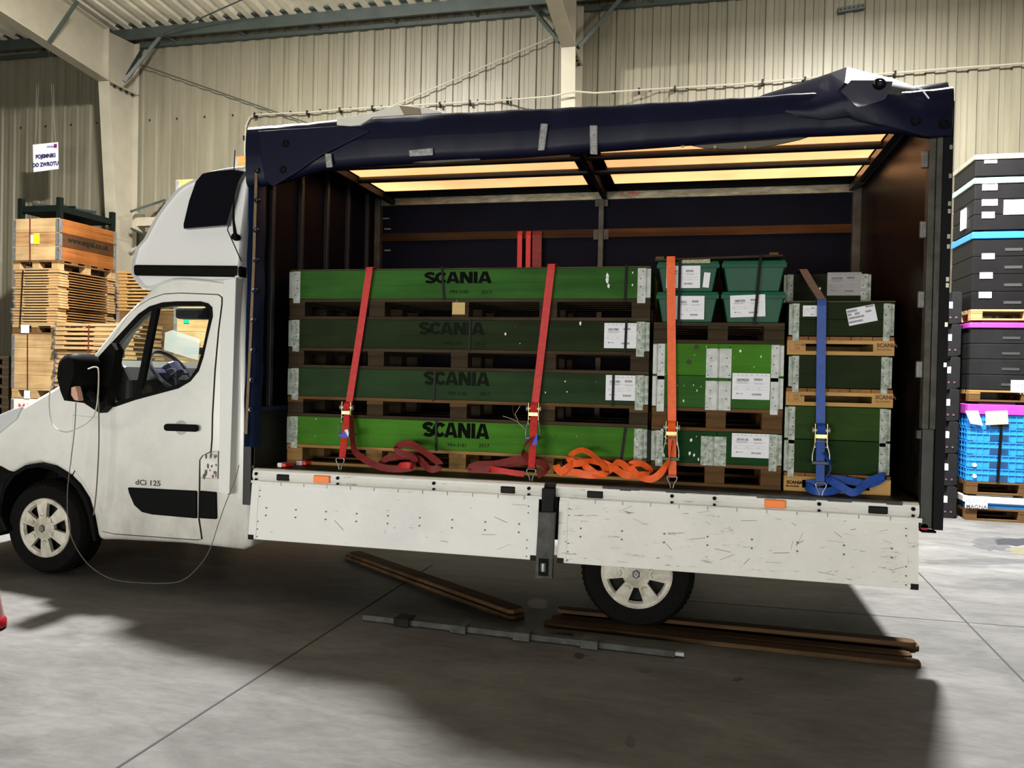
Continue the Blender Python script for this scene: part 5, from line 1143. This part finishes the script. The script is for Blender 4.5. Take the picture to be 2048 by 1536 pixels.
flecks(bpy.data.objects['fuel_flap'], [(412, 912, .02), (422, 911, .022), (430, 913, .016), (416, 933, .022), (412, 945, .026), (408, 952, .024), (424, 932, .014), (430, 945, .022), (432, 930, .014)], .022, mat('bare brown filler', (.14, .12, .075), .7), 'peeled_patch')
flecks(bpy.data.objects['fuel_flap'], [(426, 952, .014), (433, 912, .010), (432, 951, .012), (420, 941, .008)], .0215, mat('rust red patch', (.30, .07, .05), .7), 'rust_patch')
# ---------------------------------------------------------------- on the floor
def floor_items():
    def plank(a, b, w, h, z, m, lab, name='hardwood_plank', notch=True):
        p, q = V(*a, z=z), V(*b, z=z); t = (q - p).normalized(); s = Vector((-t.y, t.x, 0)); k = .03
        prof = lambda r, ww: [r - s * ww / 2, r + s * ww / 2]
        o = MB(); r0, r1 = p, q; vs = []
        for r, ww in ((r0, w * .6), (r0 + t * k, w), (r1 - t * k, w), (r1, w * .6)):
            A, B = prof(r, ww); vs += [(A.x, A.y, z), (B.x, B.y, z), (B.x, B.y, z + h), (A.x, A.y, z + h)]
        fs = [(i * 4 + k_, i * 4 + (k_ + 1) % 4, i * 4 + 4 + (k_ + 1) % 4, i * 4 + 4 + k_) for i in range(3) for k_ in range(4)] + [(3, 2, 1, 0), (12, 13, 14, 15)]
        o.add(vs, fs); g = solo(o, name, m, lab, 'plank', 'loose hardwood planks on the floor', bevel=.003)
        return g
    plank((1121, 1226), (1836, 1298), .105, .026, .001, plank_wood, 'brown hardwood plank, farthest of the bundle behind the rear wheel')
    plank((1108, 1236), (1822, 1312), .105, .026, .001, plank_wood, 'brown hardwood plank in the middle of the bundle by the rear wheel') if False else None
    plank((1104, 1240), (1822, 1316), .10, .026, .001, plank_wood, 'brown hardwood plank in the middle of the bundle by the rear wheel')
    plank((1090, 1249), (1840, 1332), .10, .026, .001, plank_wood, 'brown hardwood plank, nearest of the bundle by the rear wheel')
    plank((1116, 1222), (1830, 1290), .085, .024, .030, plank_wood, 'brown hardwood plank lying on top of the bundle by the rear wheel')
    plank((700, 1114), (1040, 1240), .13, .026, .001, plank_wood, 'brown board slanting out from under the truck, lower of two', 'hardwood_board')
    plank((706, 1109), (1036, 1226), .12, .026, .030, plank_wood, 'brown board slanting out from under the truck, upper of two', 'hardwood_board')
    a, b = V(728, 1239, z=.001), V(1350, 1313, z=.001)
    t = thing('steel_stake', a, 'grey steel stake with four brackets lying on the shadowed floor', 'stake')
    MB().bar(a + Vector((0, 0, .02)), b + Vector((0, 0, .02)), .055, .035).build('profile', worn_steel, t, bevel=.004)
    for px in (818, 937, 1065, 1195):
        k = (px - 728) / (1350 - 728.); p = a.lerp(b, k); d = (b - a).normalized(); s = Vector((-d.y, d.x, 0))
        MB().bar(p - d * .05 + Vector((0, 0, .045)), p + d * .05 + Vector((0, 0, .045)), .11, .008).bar(p - d * .05 - s * .055 + Vector((0, 0, .025)), p + d * .05 - s * .055 + Vector((0, 0, .025)), .006, .045).build('bracket', dark if px in (818,) else worn_steel, t, bevel=.002)
    MB().bar(b - (b - a).normalized() * .03 + Vector((0, 0, .02)), b + (b - a).normalized() * .05 + Vector((0, 0, .02)), .03, .02).build('end_pin', steel, t)
    # traffic cone foot peeping in on the left
    v = V(-22, 1258, z=0)
    t = thing('safety_post', (v.x, v.y, 0), 'red and grey post foot at the left edge of the floor', 'post')
    MB().lathe([(.0001, 0), (.085, 0), (.085, .02), (.0001, .02)], (v.x, v.y, 0), 24, 'z').build('foot', black, t); MB().lathe([(.09, .012), (.09, .05), (.078, .07), (.0001, .07)], (v.x, v.y, 0), 24, 'z').build('red_band', mat('red plastic', (.42, .005, .02), .35), t, smooth=True)
    MB().lathe([(.076, .07), (.055, .18), (.04, .45), (.0001, .45)], (v.x, v.y, 0), 24, 'z').build('sleeve', mat('grey sleeve', (.4, .2, .2), .5), t, smooth=True)
floor_items()
# ---------------------------------------------------------------- stacks behind, left
def left_stacks():
    yf = 5.1; xA = -10.06; wA = .8; dA = 1.2
    yel = mat('yellow sticker', (.95, .75, .02), .5)
    def crate(x, y, z, w, d, n, h, label, cmat, smat, cat='crate', hinges=True):
        t = thing('wooden_crate', (x, y, z), label, cat); g = .002
        for k in range(n):
            za, zb = z + k * h + g, z + (k + 1) * h - g; mm = cmat[k % len(cmat)]; mn = smat[k % len(smat)]
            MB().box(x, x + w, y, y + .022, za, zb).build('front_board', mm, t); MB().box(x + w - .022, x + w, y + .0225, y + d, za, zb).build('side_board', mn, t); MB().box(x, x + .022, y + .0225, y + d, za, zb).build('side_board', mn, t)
            MB().box(x + .022, x + w - .022, y + d - .022, y + d, za, zb).build('back_board', mm, t)
            if hinges:
                mb = MB(); mb.box(x - .004, x + .05, y - .004, y, za, zb - .01).box(x + w - .05, x + w + .004, y - .004, y, za, zb - .01).box(x + w, x + w + .004, y - .004, y + .07, za, zb - .01).box(x + w, x + w + .004, y + d - .06, y + d, za, zb - .01)
                mb.build('corner_hinge', steel, t)
        MB().box(x + .02, x + w - .02, y + .02, y + d - .02, z + n * h - .03, z + n * h - .012).build('inner_lid', wood_mid, t)
        return t
    def band_left(px, py0, py1, y, lab, m=None):
        a, b = V(px, py0, y=y - .008), V(px, py1, y=y - .008); solo(MB().ribbon([b, a], (1, 0, 0), .02, .002), 'strapping_band', m or mat('red brown band', (.10, .015, .01), .5), lab, 'strapping band')
    P = pallet
    # column A from the floor
    z = 0.
    P('wooden_pallet', (xA, yf, 0), wA, dA, .144, 3, 'pale pallet on the floor under the left crate column', wood_pale, wood_pale)
    white_c = mat('whitewashed board', (.75, .70, .60), .6, var=.15, scale=6)
    zb = V(60, 797, y=yf).z
    t = crate(xA, yf, .145, wA, dA, 3, (zb - .15) / 3, 'whitewashed crate with red lettering at the bottom of the left column', [white_c], [white_c])
    v = V(37, 806, y=yf); text('MAY', .16, red_ink, t, (v.x, yf - .006, v.z - .12), bold=.005)
    P('wooden_pallet', (xA, yf, zb + .002), wA, dA, .144, 3, 'pale pallet under the four board crate of the left column', wood_pale, wood_pale)
    z1 = zb + .148; zt = V(60, 668, y=yf).z
    t = crate(xA, yf, z1, wA, dA, 4, (zt - z1) / 4, 'pale four board hinged crate, middle of the left column', [wood_pale], [wood_shade_y])
    band_left(55, 668, 790, yf, 'red brown strapping band down the middle of the pale four board crate')
    v = V(55, 785, y=yf); MB().box(v.x - .05, v.x + .05, yf - .012, yf - .004, v.z - .09, v.z + .03).build('paper_slip', paper, t)
    P('wooden_pallet', (xA, yf, zt + .002), wA, dA, .144, 3, 'pale pallet under the stack of folded collars, left column', wood_pale, wood_mid)
    v = V(50, 658, y=yf - .01); solo(MB().box(v.x - .07, v.x + .07, yf - .014, yf - .006, v.z - .06, v.z + .06), 'paper_slip', paper, 'small white paper slip on the pallet under the folded collars', 'paper slip')
    # folded collars
    z2 = zt + .148; z3 = V(60, 540, y=yf).z; n = 20; dz = (z3 - z2) / n; rnd = random.Random(3)
    def folded(x, y, zz, w, d, h, label, group, mm=wood_pale):
        t = thing('folded_pallet_collar', (x, y, zz), label, 'folded pallet collar', group)
        MB().box(x, x + w, y, y + .19, zz + h * .08, zz + h * .62).build('end_board', mm, t); MB().box(x, x + w, y + d - .19, y + d, zz + h * .08, zz + h * .62).build('end_board', mm, t)
        MB().box(x + w - .18, x + w, y + .0, y + d, zz + h * .62, zz + h * .92).build('long_board', wood_shade_y, t); MB().box(x, x + .18, y, y + d, zz + h * .62, zz + h * .92).build('long_board', wood_shade_y, t)
        MB().box(x - .006, x + .03, y - .006, y + .03, zz + h * .2, zz + h * .8).build('hinge', steel, t)
        return t
    proto = folded(xA, yf, z2, wA, dA, dz, 'folded hinged collar in the flat stack under the marked crate', 'folded collars, upper left stack')
    for k in range(1, n): copy_tree(proto, (xA + rnd.uniform(-.03, .03), yf + rnd.uniform(-.01, .01), z2 + k * dz))
    a, b = V(46, 540, y=yf - .02), V(40, 650, y=yf - .03); solo(MB().ribbon([b, a], (1, 0, 0), .02, .002), 'strapping_band', blackband, 'black cord down the front of the upper stack of folded collars', 'strapping band')
    z4 = z3 + .002; P('wooden_pallet', (xA, yf, z4), wA, dA, .14, 3, 'wooden pallet under the marked three board crate', wood_mid, wood_pale)
    z5 = z4 + .142; z6 = V(60, 437, y=yf).z
    t = crate(xA, yf, z5, wA, dA, 3, (z6 - z5) / 3, 'three board crate with yellow sticker, top of the left column', [wood_pale, wood('two tone board', (.55, .33, .15), (.22, .10, .04)), wood_pale], [wood('orange shaded side', (.36, .13, .03), (.17, .055, .014), axis='y'), wood('dark shaded side', (.09, .038, .015), (.045, .02, .008), axis='y'), wood('orange shaded side', (.36, .13, .03), (.17, .055, .014), axis='y')])  # right face darker than the front, its shade worked into the board colours
    a, b = V(66, 467, y=yf - .01), V(78, 488, y=yf - .01); MB().box(a.x, b.x, yf - .01, yf - .004, b.z, a.z).build('yellow_sticker', yel, t)
    a, b = V(60, 470, y=yf - .008), V(66, 487, y=yf - .008); MB().box(a.x, b.x, yf - .008, yf - .003, b.z, a.z).build('white_sticker', paper, t)
    xr = xA + wA; v = V(136, 477, x=xr + .002); text('www.eqpal.co.uk', .12, ink_faded, t, (xr + .004, v.y, v.z - .05), rot=(PI / 2, 0, PI / 2), name='side_lettering', bold=.003)
    band_left(60, 437, 528, yf, 'dark red strapping band round the marked crate at the top left')
    # dark steel rack on top
    zr = z6 + .01; y0, y1 = yf + .06, yf + dA - .05; x0, x1 = xA + .08, xA + wA - .04
    t = thing('steel_rack', (xA + .4, yf + .6, zr), 'dark green steel stacking rack on top of the left crate', 'rack')
    g = mat('dark green steel', (.003, .006, .0045), .55, spec=.15)
    for x, y in ((x0, y0), (x1, y0), (x0, y1), (x1, y1)): MB().box(x - .035, x + .035, y - .035, y + .035, zr, zr + .30).build('corner_post', g, t)
    MB().bar((x0, y0, zr + .14), (x1, y0, zr + .14), .05, .09).bar((x0, y1, zr + .14), (x1, y1, zr + .14), .05, .09).bar((x0, y0, zr + .14), (x0, y1, zr + .14), .05, .09).bar((x1, y0, zr + .14), (x1, y1, zr + .14), .05, .09).build('base_frame', g, t)
    MB().box(x0, x1, y0, y1, zr + .10, zr + .13).build('base_plate', g, t)
    MB().bar((x0 + .1, y0 + .1, zr + .24), (x1 - .05, y1 - .3, zr + .24), .04, .04).bar((x0 + .05, y1 - .2, zr + .22), (x1 - .1, y0 + .2, zr + .22), .04, .04).bar((x0, y0 + .3, zr + .22), (x1, y0 + .3, zr + .22), .04, .03).build('loose_bars', g, t)
    # stack B: flat boards right of A, lower
    xB = V(107, 700, y=5.0).x; yB = 5.0; zB0 = 0.; zBt = V(150, 643, y=yB).z
    P('wooden_pallet', (xB + .02, yB, 0), 1.2, .8, .144, 3, 'pallet on the floor under the long flat collar stack', wood_pale, wood_pale)
    n = 30; dz = (zBt - .15) / n
    t0 = folded(xB + .02, yB, .15, 1.2, .8, dz, 'long folded collar in the bright flat stack seen past the windscreen', 'folded collars behind the cab')
    for k in range(1, n): copy_tree(t0, (xB + .02 + rnd.uniform(-.03, .03), yB + rnd.uniform(-.02, .02), .15 + k * dz))
    a, b = V(178, 650, y=yB - .03), V(174, 790, y=yB - .03); solo(MB().ribbon([b, a], (1, 0, 0), .02, .002), 'strapping_band', mat('red brown band', (.10, .015, .01), .5), 'thin strapping band down the bright flat stack', 'strapping band')
    # stack C behind, higher
    yC = 6.05; xC = V(234, 580, y=yC).x; zc0 = V(260, 622, y=yC).z; zc1 = V(260, 541, y=yC).z
    dk = crate(xC, yC, 0.0, 1.2, .75, 4, (zc0 - .002) / 4, 'grey brown crate column behind the bright flat stack', [wood_mid], [wood_mid])
    n = 12; dz = (zc1 - zc0) / n
    t1 = folded(xC, yC, zc0, 1.2, .75, dz, 'folded collar in the orange stack between column and sleeper pod', 'folded collars above the windscreen', wood_new)
    for k in range(1, n): copy_tree(t1, (xC + rnd.uniform(-.03, .03), yC + rnd.uniform(-.02, .0), zc0 + k * dz))
    # stack D: crates seen through the cab window
    yD = 5.05; xD = V(347, 700, y=yD).x
    zz = 0; 
    P('wooden_pallet', (xD, yD, 0), 1.2, .8, .144, 3, 'pallet on the floor under the crates behind the cab door', wood_pale, wood_pale)
    zt1 = V(380, 712, y=yD).z; crate(xD, yD, .146, 1.2, .8, 6, (zt1 - .15) / 6, 'pale crate seen low through the cab window', [wood_pale], [wood_shade_y])
    P('wooden_pallet', (xD, yD, zt1), 1.2, .8, .144, 3, 'pallet between the crates seen through the cab window', wood_pale, wood_pale)
    t = crate(xD, yD, zt1 + .146, 1.2, .8, 4, .2, 'pale crate with green sticker seen through the cab window', [wood_pale], [wood_shade_y])
    a, b = V(367, 638, y=yD - .01), V(378, 646, y=yD - .01); MB().box(a.x, b.x, yD - .01, yD - .004, b.z, a.z).build('green_sticker', mat('green sticker', (.0, .45, .2), .5), t)
    # shrink film on the crate
    q = [V(a_, b_, y=yD - .05) for a_, b_ in ((330, 665), (345, 660), (400, 678), (396, 720), (380, 716), (328, 700))]
    solo(MB().prism([(v.x, v.z) for v in q], yD - .05, yD - .045), 'plastic_film', milky(), 'milky plastic film hanging on the crate behind the cab', 'plastic film')
    ztop = V(362, 359, y=yD).z; z = zt1 + .146 + .8
    P('wooden_pallet', (xD, yD, z + .002), 1.2, .8, .144, 3, 'pallet on the crates behind the sleeper pod', wood_pale, wood_pale)
    crate(xD, yD, z + .148, 1.2, .8, 6, (ztop - z - .148) / 6, 'tall crate hidden behind the sleeper pod, its corner showing at the pod nose', [wood_new], [wood_shade_y])
    yG = 6.0; xG = V(470, 320, y=yG).x; ztop = V(480, 312, y=yG).z
    crate(xG, yG, 0, 1.2, .8, 12, (ztop) / 12, 'tall orange crate column whose top shows above the sleeper pod', [wood('orange crate', (.42, .19, .06), (.25, .1, .03))], [wood_shade_y])
    # dark stack at the left picture edge
    xE = xA - 1.0; zt = V(5, 702, y=yf).z; k = 0; z = 0
    g0 = P('wooden_pallet', (xE, yf + .1, 0), .84, 1.2, .15, 3, 'dark weathered pallet in the stack at the left edge', wood_dark, wood_dark, 'dark pallets at the left edge')
    while z + .3 < zt: z += .152; copy_tree(g0, (xE, yf + .1, z))
left_stacks()
# ---------------------------------------------------------------- stacks behind, right
def right_stacks():
    yf = 5.2; x0 = 2.985; w = 1.2; d = .8
    blk = mat('black grey plastic', (.0075, .0072, .0075), .6, var=.25, scale=5, spec=.12); blk2 = mat('dark grey container', (.013, .013, .0135), .6, var=.3, scale=4, spec=.12)
    mag = mat('magenta plastic', (.50, .06, .46), .4, var=.2, scale=5); blu = mat('blue lid plastic', (.03, .24, .75), .4, var=.2, scale=5); mint = mat('mint lid plastic', (.34, .58, .50), .45, var=.3, scale=5); glid = mat('grey lid', (.28, .26, .20), .55, var=.3, scale=5)
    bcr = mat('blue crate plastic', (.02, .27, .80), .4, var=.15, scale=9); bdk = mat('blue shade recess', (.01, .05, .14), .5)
    wl = mat('cream lid', (.72, .70, .60), .5, var=.15, scale=6)
    def zz(py, px=1960): return V(px, py, y=yf).z
    def lid(z0, z1, m, label, x=x0, ww=w, dd=d):
        t = thing('container_lid', (x + ww / 2, yf + dd / 2, z0), label, 'lid')
        MB().box(x - .01, x + ww + .01, yf - .01, yf + dd + .01, z0, z1).build('plate', m, t, bevel=.008)
        h_ = (z1 - z0); MB().box(x + .12, x + .5, yf + .05, yf + dd - .05, z1 - .002, z1 + min(h_ * .5, .018)).box(x + .6, x + 1.05, yf + .05, yf + dd - .05, z1 - .002, z1 + min(h_ * .5, .018)).build('raised_ribs', m, t, bevel=.005)
        return t
    def rings(z0, z1, n, label, m, x=x0, stickers=(), slots=True, ww=w, dd=d):
        t = thing('stacking_container', (x + ww / 2, yf + dd / 2, z0), label, 'container'); h = (z1 - z0) / n
        for k in range(n):
            r = MB().box(x + .003, x + ww - .003, yf + .003, yf + dd - .003, z0 + k * h + .002, z0 + (k + 1) * h - .002).build('ring', m, t, bevel=.006)
            if slots:
                for xx in (x + .42, x + .95): MB().box(xx - .09, xx + .09, yf - .0015, yf + .02, z0 + k * h + h * .30, z0 + k * h + h * .46).build('handle_slot', mat('slot grey', (.04, .04, .04), .5), r)
        for px, py, pw, ph in stickers:
            a, b = V(px, py, y=yf - .003), V(px + pw, py + ph, y=yf - .003); MB().box(a.x, b.x, yf - .005, yf + .004, b.z, a.z).build('sticker', paper, t)
        return t
    P = pallet
    P('wooden_pallet', (x0, yf, 0), w, d, .144, 3, 'brown pallet on the floor under the crates at the right edge', wood_mid, wood_mid)
    t = thing('folded_blue_crates', (x0 + .6, yf + .4, .145), 'flat layer of folded blue crates under the cream lid', 'folded crate'); MB().box(x0 + .01, x0 + w, yf + .01, yf + d, .145, .175).box(x0 + .02, x0 + w, yf + .03, yf + d, .176, .20).build('layers', bcr, t, bevel=.004)
    l = lid(.20, .275, wl, 'cream lid with paper sign taped on, lowest layer at the right')
    a, b = V(1931, 991, y=yf - .02), V(1975, 1018, y=yf - .02)
    s = thing('paper_sign', ((a.x + b.x) / 2, yf - .02, b.z), 'white paper sign with two printed words, taped on the cream lid', 'sign'); MB().box(a.x, b.x, yf - .02, yf - .016, b.z, a.z).build('sheet', paper, s)
    gp = mat('grey print', (.4, .4, .42), .6); text('POJEMNIKI', .05, gp, s, ((a.x + b.x) / 2, yf - .022, a.z - .07), align='CENTER'); text('MAGNA', .06, print_ink, s, ((a.x + b.x) / 2, yf - .022, a.z - .14), align='CENTER', bold=.001)
    P('wooden_pallet', (x0, yf, .30), w, d, .144, 3, 'brown pallet under the five layers of blue crates', wood_mid, wood_mid)
    # blue crates 5 x 2
    zb = .446; zt = zz(829, 1940); h = (zt - zb) / 5; p = None
    words = ['bottom', 'second', 'middle', 'fourth', 'top']
    for c in range(2):
        for k in range(5):
            lab = f'blue ribbed plastic crate, {words[k]} layer of the ' + ('column with the yellow dots' if c == 0 else 'column at the picture edge')
            if p is None:
                p = thing('blue_crate', (x0 + .3, yf + .3, zb), lab, 'crate', 'ribbed blue crates on one pallet'); X = x0
                MB().box(X + .008, X + .592, yf + .008, yf + d - .01, zb + .002, zb + h - .003).build('body', bcr, p)
                MB().box(X + .002, X + .598, yf, yf + d, zb + h * .52, zb + h * .62).box(X + .002, X + .598, yf, yf + d, zb + h * .90, zb + h * .99).build('rim', bcr, p, bevel=.002)
                mb = MB()
                for q in range(9): mb.box(X + .02 + q * .068, X + .026 + q * .068, yf + .001, yf + .01, zb + .01, zb + h * .9)
                for q in range(8): mb.box(X + .0, X + .01, yf + .02 + q * .1, yf + .03 + q * .1, zb + .02, zb + h * .95)
                mb.build('ribs', bcr, p); MB().box(X + .23, X + .42, yf - .001, yf + .01, zb + h * .12, zb + h * .50).build('handle_recess', bdk, p)
                MB().box(X + .0, X + .06, yf - .001, yf + .01, zb, zb + h * .08).box(X + .50, X + .6, yf - .001, yf + .01, zb, zb + h * .08).box(X + .585, X + .6, yf - .002, yf + .01, zb + .01, zb + h * .3).build('foot_notch', bdk, p)
            else: copy_tree(p, (x0 + .3 + c * .602, yf + .3, zb + k * h), lab)
    for k in range(2): v = V(1949, 930 + 22 * k, y=yf - .004); solo(MB().disc((v.x, yf - .006, v.z), .022, .004, 14), 'dot_sticker', mat('yellow dot', (.85, .72, .35), .5), f'round yellow sticker on a blue crate, {"upper" if k == 0 else "lower"} of two', 'sticker')
    solo(MB().ribbon([V(1995, 965, y=yf - .02), V(2003, 850, y=yf - .02)], (1, 0, 0), .03, .002), 'strapping_band', blackband, 'black strapping band down the joint of the blue crates', 'strapping band')
    z = zt + .003; z2 = zz(808, 1945)
    lid(z, z2, mag, 'magenta lid on the blue crates at the right')
    for q, m, lab in (([(1931, 822), (1956, 821), (1966, 851), (1941, 847)], paper, 'white paper flap over the blue crates'), ([(1971, 823), (2015, 821), (2017, 848), (1972, 850)], mat('pale yellow paper', (.82, .72, .35), .5), 'pale yellow sheet over the blue crates')):
        solo(MB().prism([(v.x, v.z) for v in [V(a, b, y=yf - .03) for a, b in q]], yf - .03, yf - .025), 'paper_sheet', m, lab, 'paper sheet')
    P('wooden_pallet', (x0, yf, z2 + .03), w, d, .13, 3, 'wooden pallet between the magenta lids at the right', wood_new, wood_mid)
    z3 = z2 + .162; z4 = zz(656, 1950)
    t = rings(z3, z4, 4, 'dark grey four ring container between the magenta lids', blk2)
    a, b = V(2023, 760, y=yf - .02), V(2075, 786, y=yf - .02); s = thing('paper_sign', ((a.x + b.x) / 2, yf - .01, b.z), 'white paper sign cut off by the right picture edge', 'sign'); MB().box(a.x, b.x, yf - .01, yf - .004, b.z, a.z).build('sheet', paper, s)
    text('POJEMNIKI', .06, gp, s, (a.x + .06, yf - .012, a.z - .09)); text('MAGNA', .06, gp, s, (a.x + .09, yf - .012, a.z - .16))
    z5 = zz(645, 1950); lid(z4 + .002, z5, mag, 'magenta lid under the tall dark container stack')
    P('wooden_pallet', (x0, yf, z5 + .025), w, d, .125, 3, 'pale wooden pallet above the upper magenta lid', wood_pale, wood_pale)
    z6 = z5 + .152; z7 = zz(478, 1952)
    rings(z6, z7, 4, 'dark container of four rings under the blue lid', blk, stickers=((1964, 507, 25, 11), (1960, 545, 25, 12), (1958, 584, 25, 12)))
    z8 = zz(464, 1952); lid(z7 + .002, z8, blu, 'blue lid with round studs, upper right')
    z9 = zz(368, 1956)
    t = rings(z8 + .02, z9, 3, 'dark container with big white sheet under the mint lid', blk, stickers=((1965, 369, 30, 11), (1964, 399, 31, 12), (1964, 424, 25, 12), (2008, 400, 60, 28)), slots=False)
    z10 = zz(356, 1956); lid(z9 + .002, z10, mint, 'mint green lid near the top of the right stack')
    z11 = zz(320, 1960); rings(z10 + .02, z11, 1, 'topmost dark container under the grey lid', blk, slots=False, stickers=((1969, 321, 25, 5),))
    lid(z11 + .002, z11 + .06, glid, 'weathered grey lid, topmost at the right')
    v = V(1943, 430, x=x0 - .002)
    solo(MB().box(x0 - .012, x0 - .002, yf + .25, yf + .45, v.z - .12, v.z + .12), 'side_sheet', paper, 'small white sheet on the side of the upper dark container', 'paper sheet')
    # black folding containers, left of it
    xk0, xk1 = 2.0, 2.905; yk = 5.25; zt = V(1905, 583, y=yk).z; n = 7; h = zt / n; p = None
    for k in range(n):
        lab = ['lowest', 'second', 'third', 'fourth', 'fifth', 'sixth', 'topmost'][k] + ' black folding container between truck and crate stacks'
        if p is None:
            p = thing('folding_container', ((xk0 + xk1) / 2, yk + .5, 0), lab, 'container', 'black folding containers behind the truck')
            prof = [(xk0, 0), (xk1 - .05, 0), (xk1, .02), (xk1, h * .95), (xk1 - .02, h - .004), (xk1 - .10, h - .004), (xk1 - .115, h * .55), (xk1 - .16, h * .45), (xk0 + .16, h * .45), (xk0 + .115, h * .55), (xk0 + .1, h - .004), (xk0, h - .004)]
            MB().prism(prof, yk, yk + .03).build('front_panel', blk2, p, bevel=.006); MB().box(xk0 + .01, xk1 - .01, yk + .03, yk + 1.0, .005, h - .01).build('body', blk, p)
            MB().box(xk1 - .21, xk1 - .10, yk - .004, yk + .03, h * .48, h * .68).build('white_label', paper, p)
            MB().disc((xk1 - .12, yk - .001, h * .2), .012, .004, 10).disc((xk1 - .06, yk - .001, h * .2), .012, .004, 10).build('rivets', mat('dull purple rivet', (.12, .06, .10), .5), p)
        else: copy_tree(p, ((xk0 + xk1) / 2, yk + .5, k * h), lab)
right_stacks()
# ---------------------------------------------------------------- light
def area(name, loc, target, size, power, col, sy=None, shape='DISK'):
    l = bpy.data.lights.new(name, 'AREA'); l.shape = shape if not sy else 'RECTANGLE'; l.size = size
    if sy: l.size_y = sy
    l.energy = power; l.color = col; o = bpy.data.objects.new(name, l); C.objects.link(o); o.location = loc
    o.rotation_euler = (Vector(target) - Vector(loc)).to_track_quat('-Z', 'Y').to_euler(); return o
def bulb(name, loc, power, col):
    l = bpy.data.lights.new(name, 'POINT'); l.energy = power; l.color = col; l.shadow_soft_size = .2; o = bpy.data.objects.new(name, l); C.objects.link(o); o.location = loc
LW = (1, .985, .96)
area('hall_lamp_left', (-5.16, 1.75, 6.5), (-5.3, 2.2, 0), .42, 1800, LW); bulb('hall_lamp_left_glow', (-5.16, 1.75, 6.5), 950, LW)
area('hall_lamp_right', (2.05, 3.0, 6.5), (2.15, 3.2, 0), .42, 1950, LW); bulb('hall_lamp_right_glow', (2.05, 3.0, 6.5), 300, LW)
area('added_fill_left', (-6.0, -13, 1.0), (-2.0, 0, 1.4), 6.0, 790, (1, .985, .93), 1.6)  # added low fill from behind the camera, lifts the truck side; no gate modelled
area('added_fill_right', (2.5, -15, 1.0), (0, 0, 1.4), 6, 560, (1, .985, .93), 1.6)  # second added fill, balances the first from further right
w = bpy.data.worlds.new('hall air'); bpy.context.scene.world = w; w.use_nodes = True
w.node_tree.nodes['Background'].inputs[0].default_value = (.9, .95, 1, 1); w.node_tree.nodes['Background'].inputs[1].default_value = .02
# ---------------------------------------------------------------- camera
cam = bpy.data.cameras.new('camera'); cam.sensor_width = 36; cam.lens = F * 36 / 2048; cam.clip_start = .05
co = bpy.data.objects.new('camera', cam); C.objects.link(co)
mt = Matrix(((M[0][0], -M[1][0], -M[2][0], 0), (M[0][1], -M[1][1], -M[2][1], -D0), (M[0][2], -M[1][2], -M[2][2], H), (0, 0, 0, 1)))
co.matrix_world = mt
sc = bpy.context.scene; sc.camera = co
sc.view_settings.view_transform = 'Standard'; sc.view_settings.look = 'None'; sc.view_settings.exposure = 0.; sc.view_settings.gamma = 1
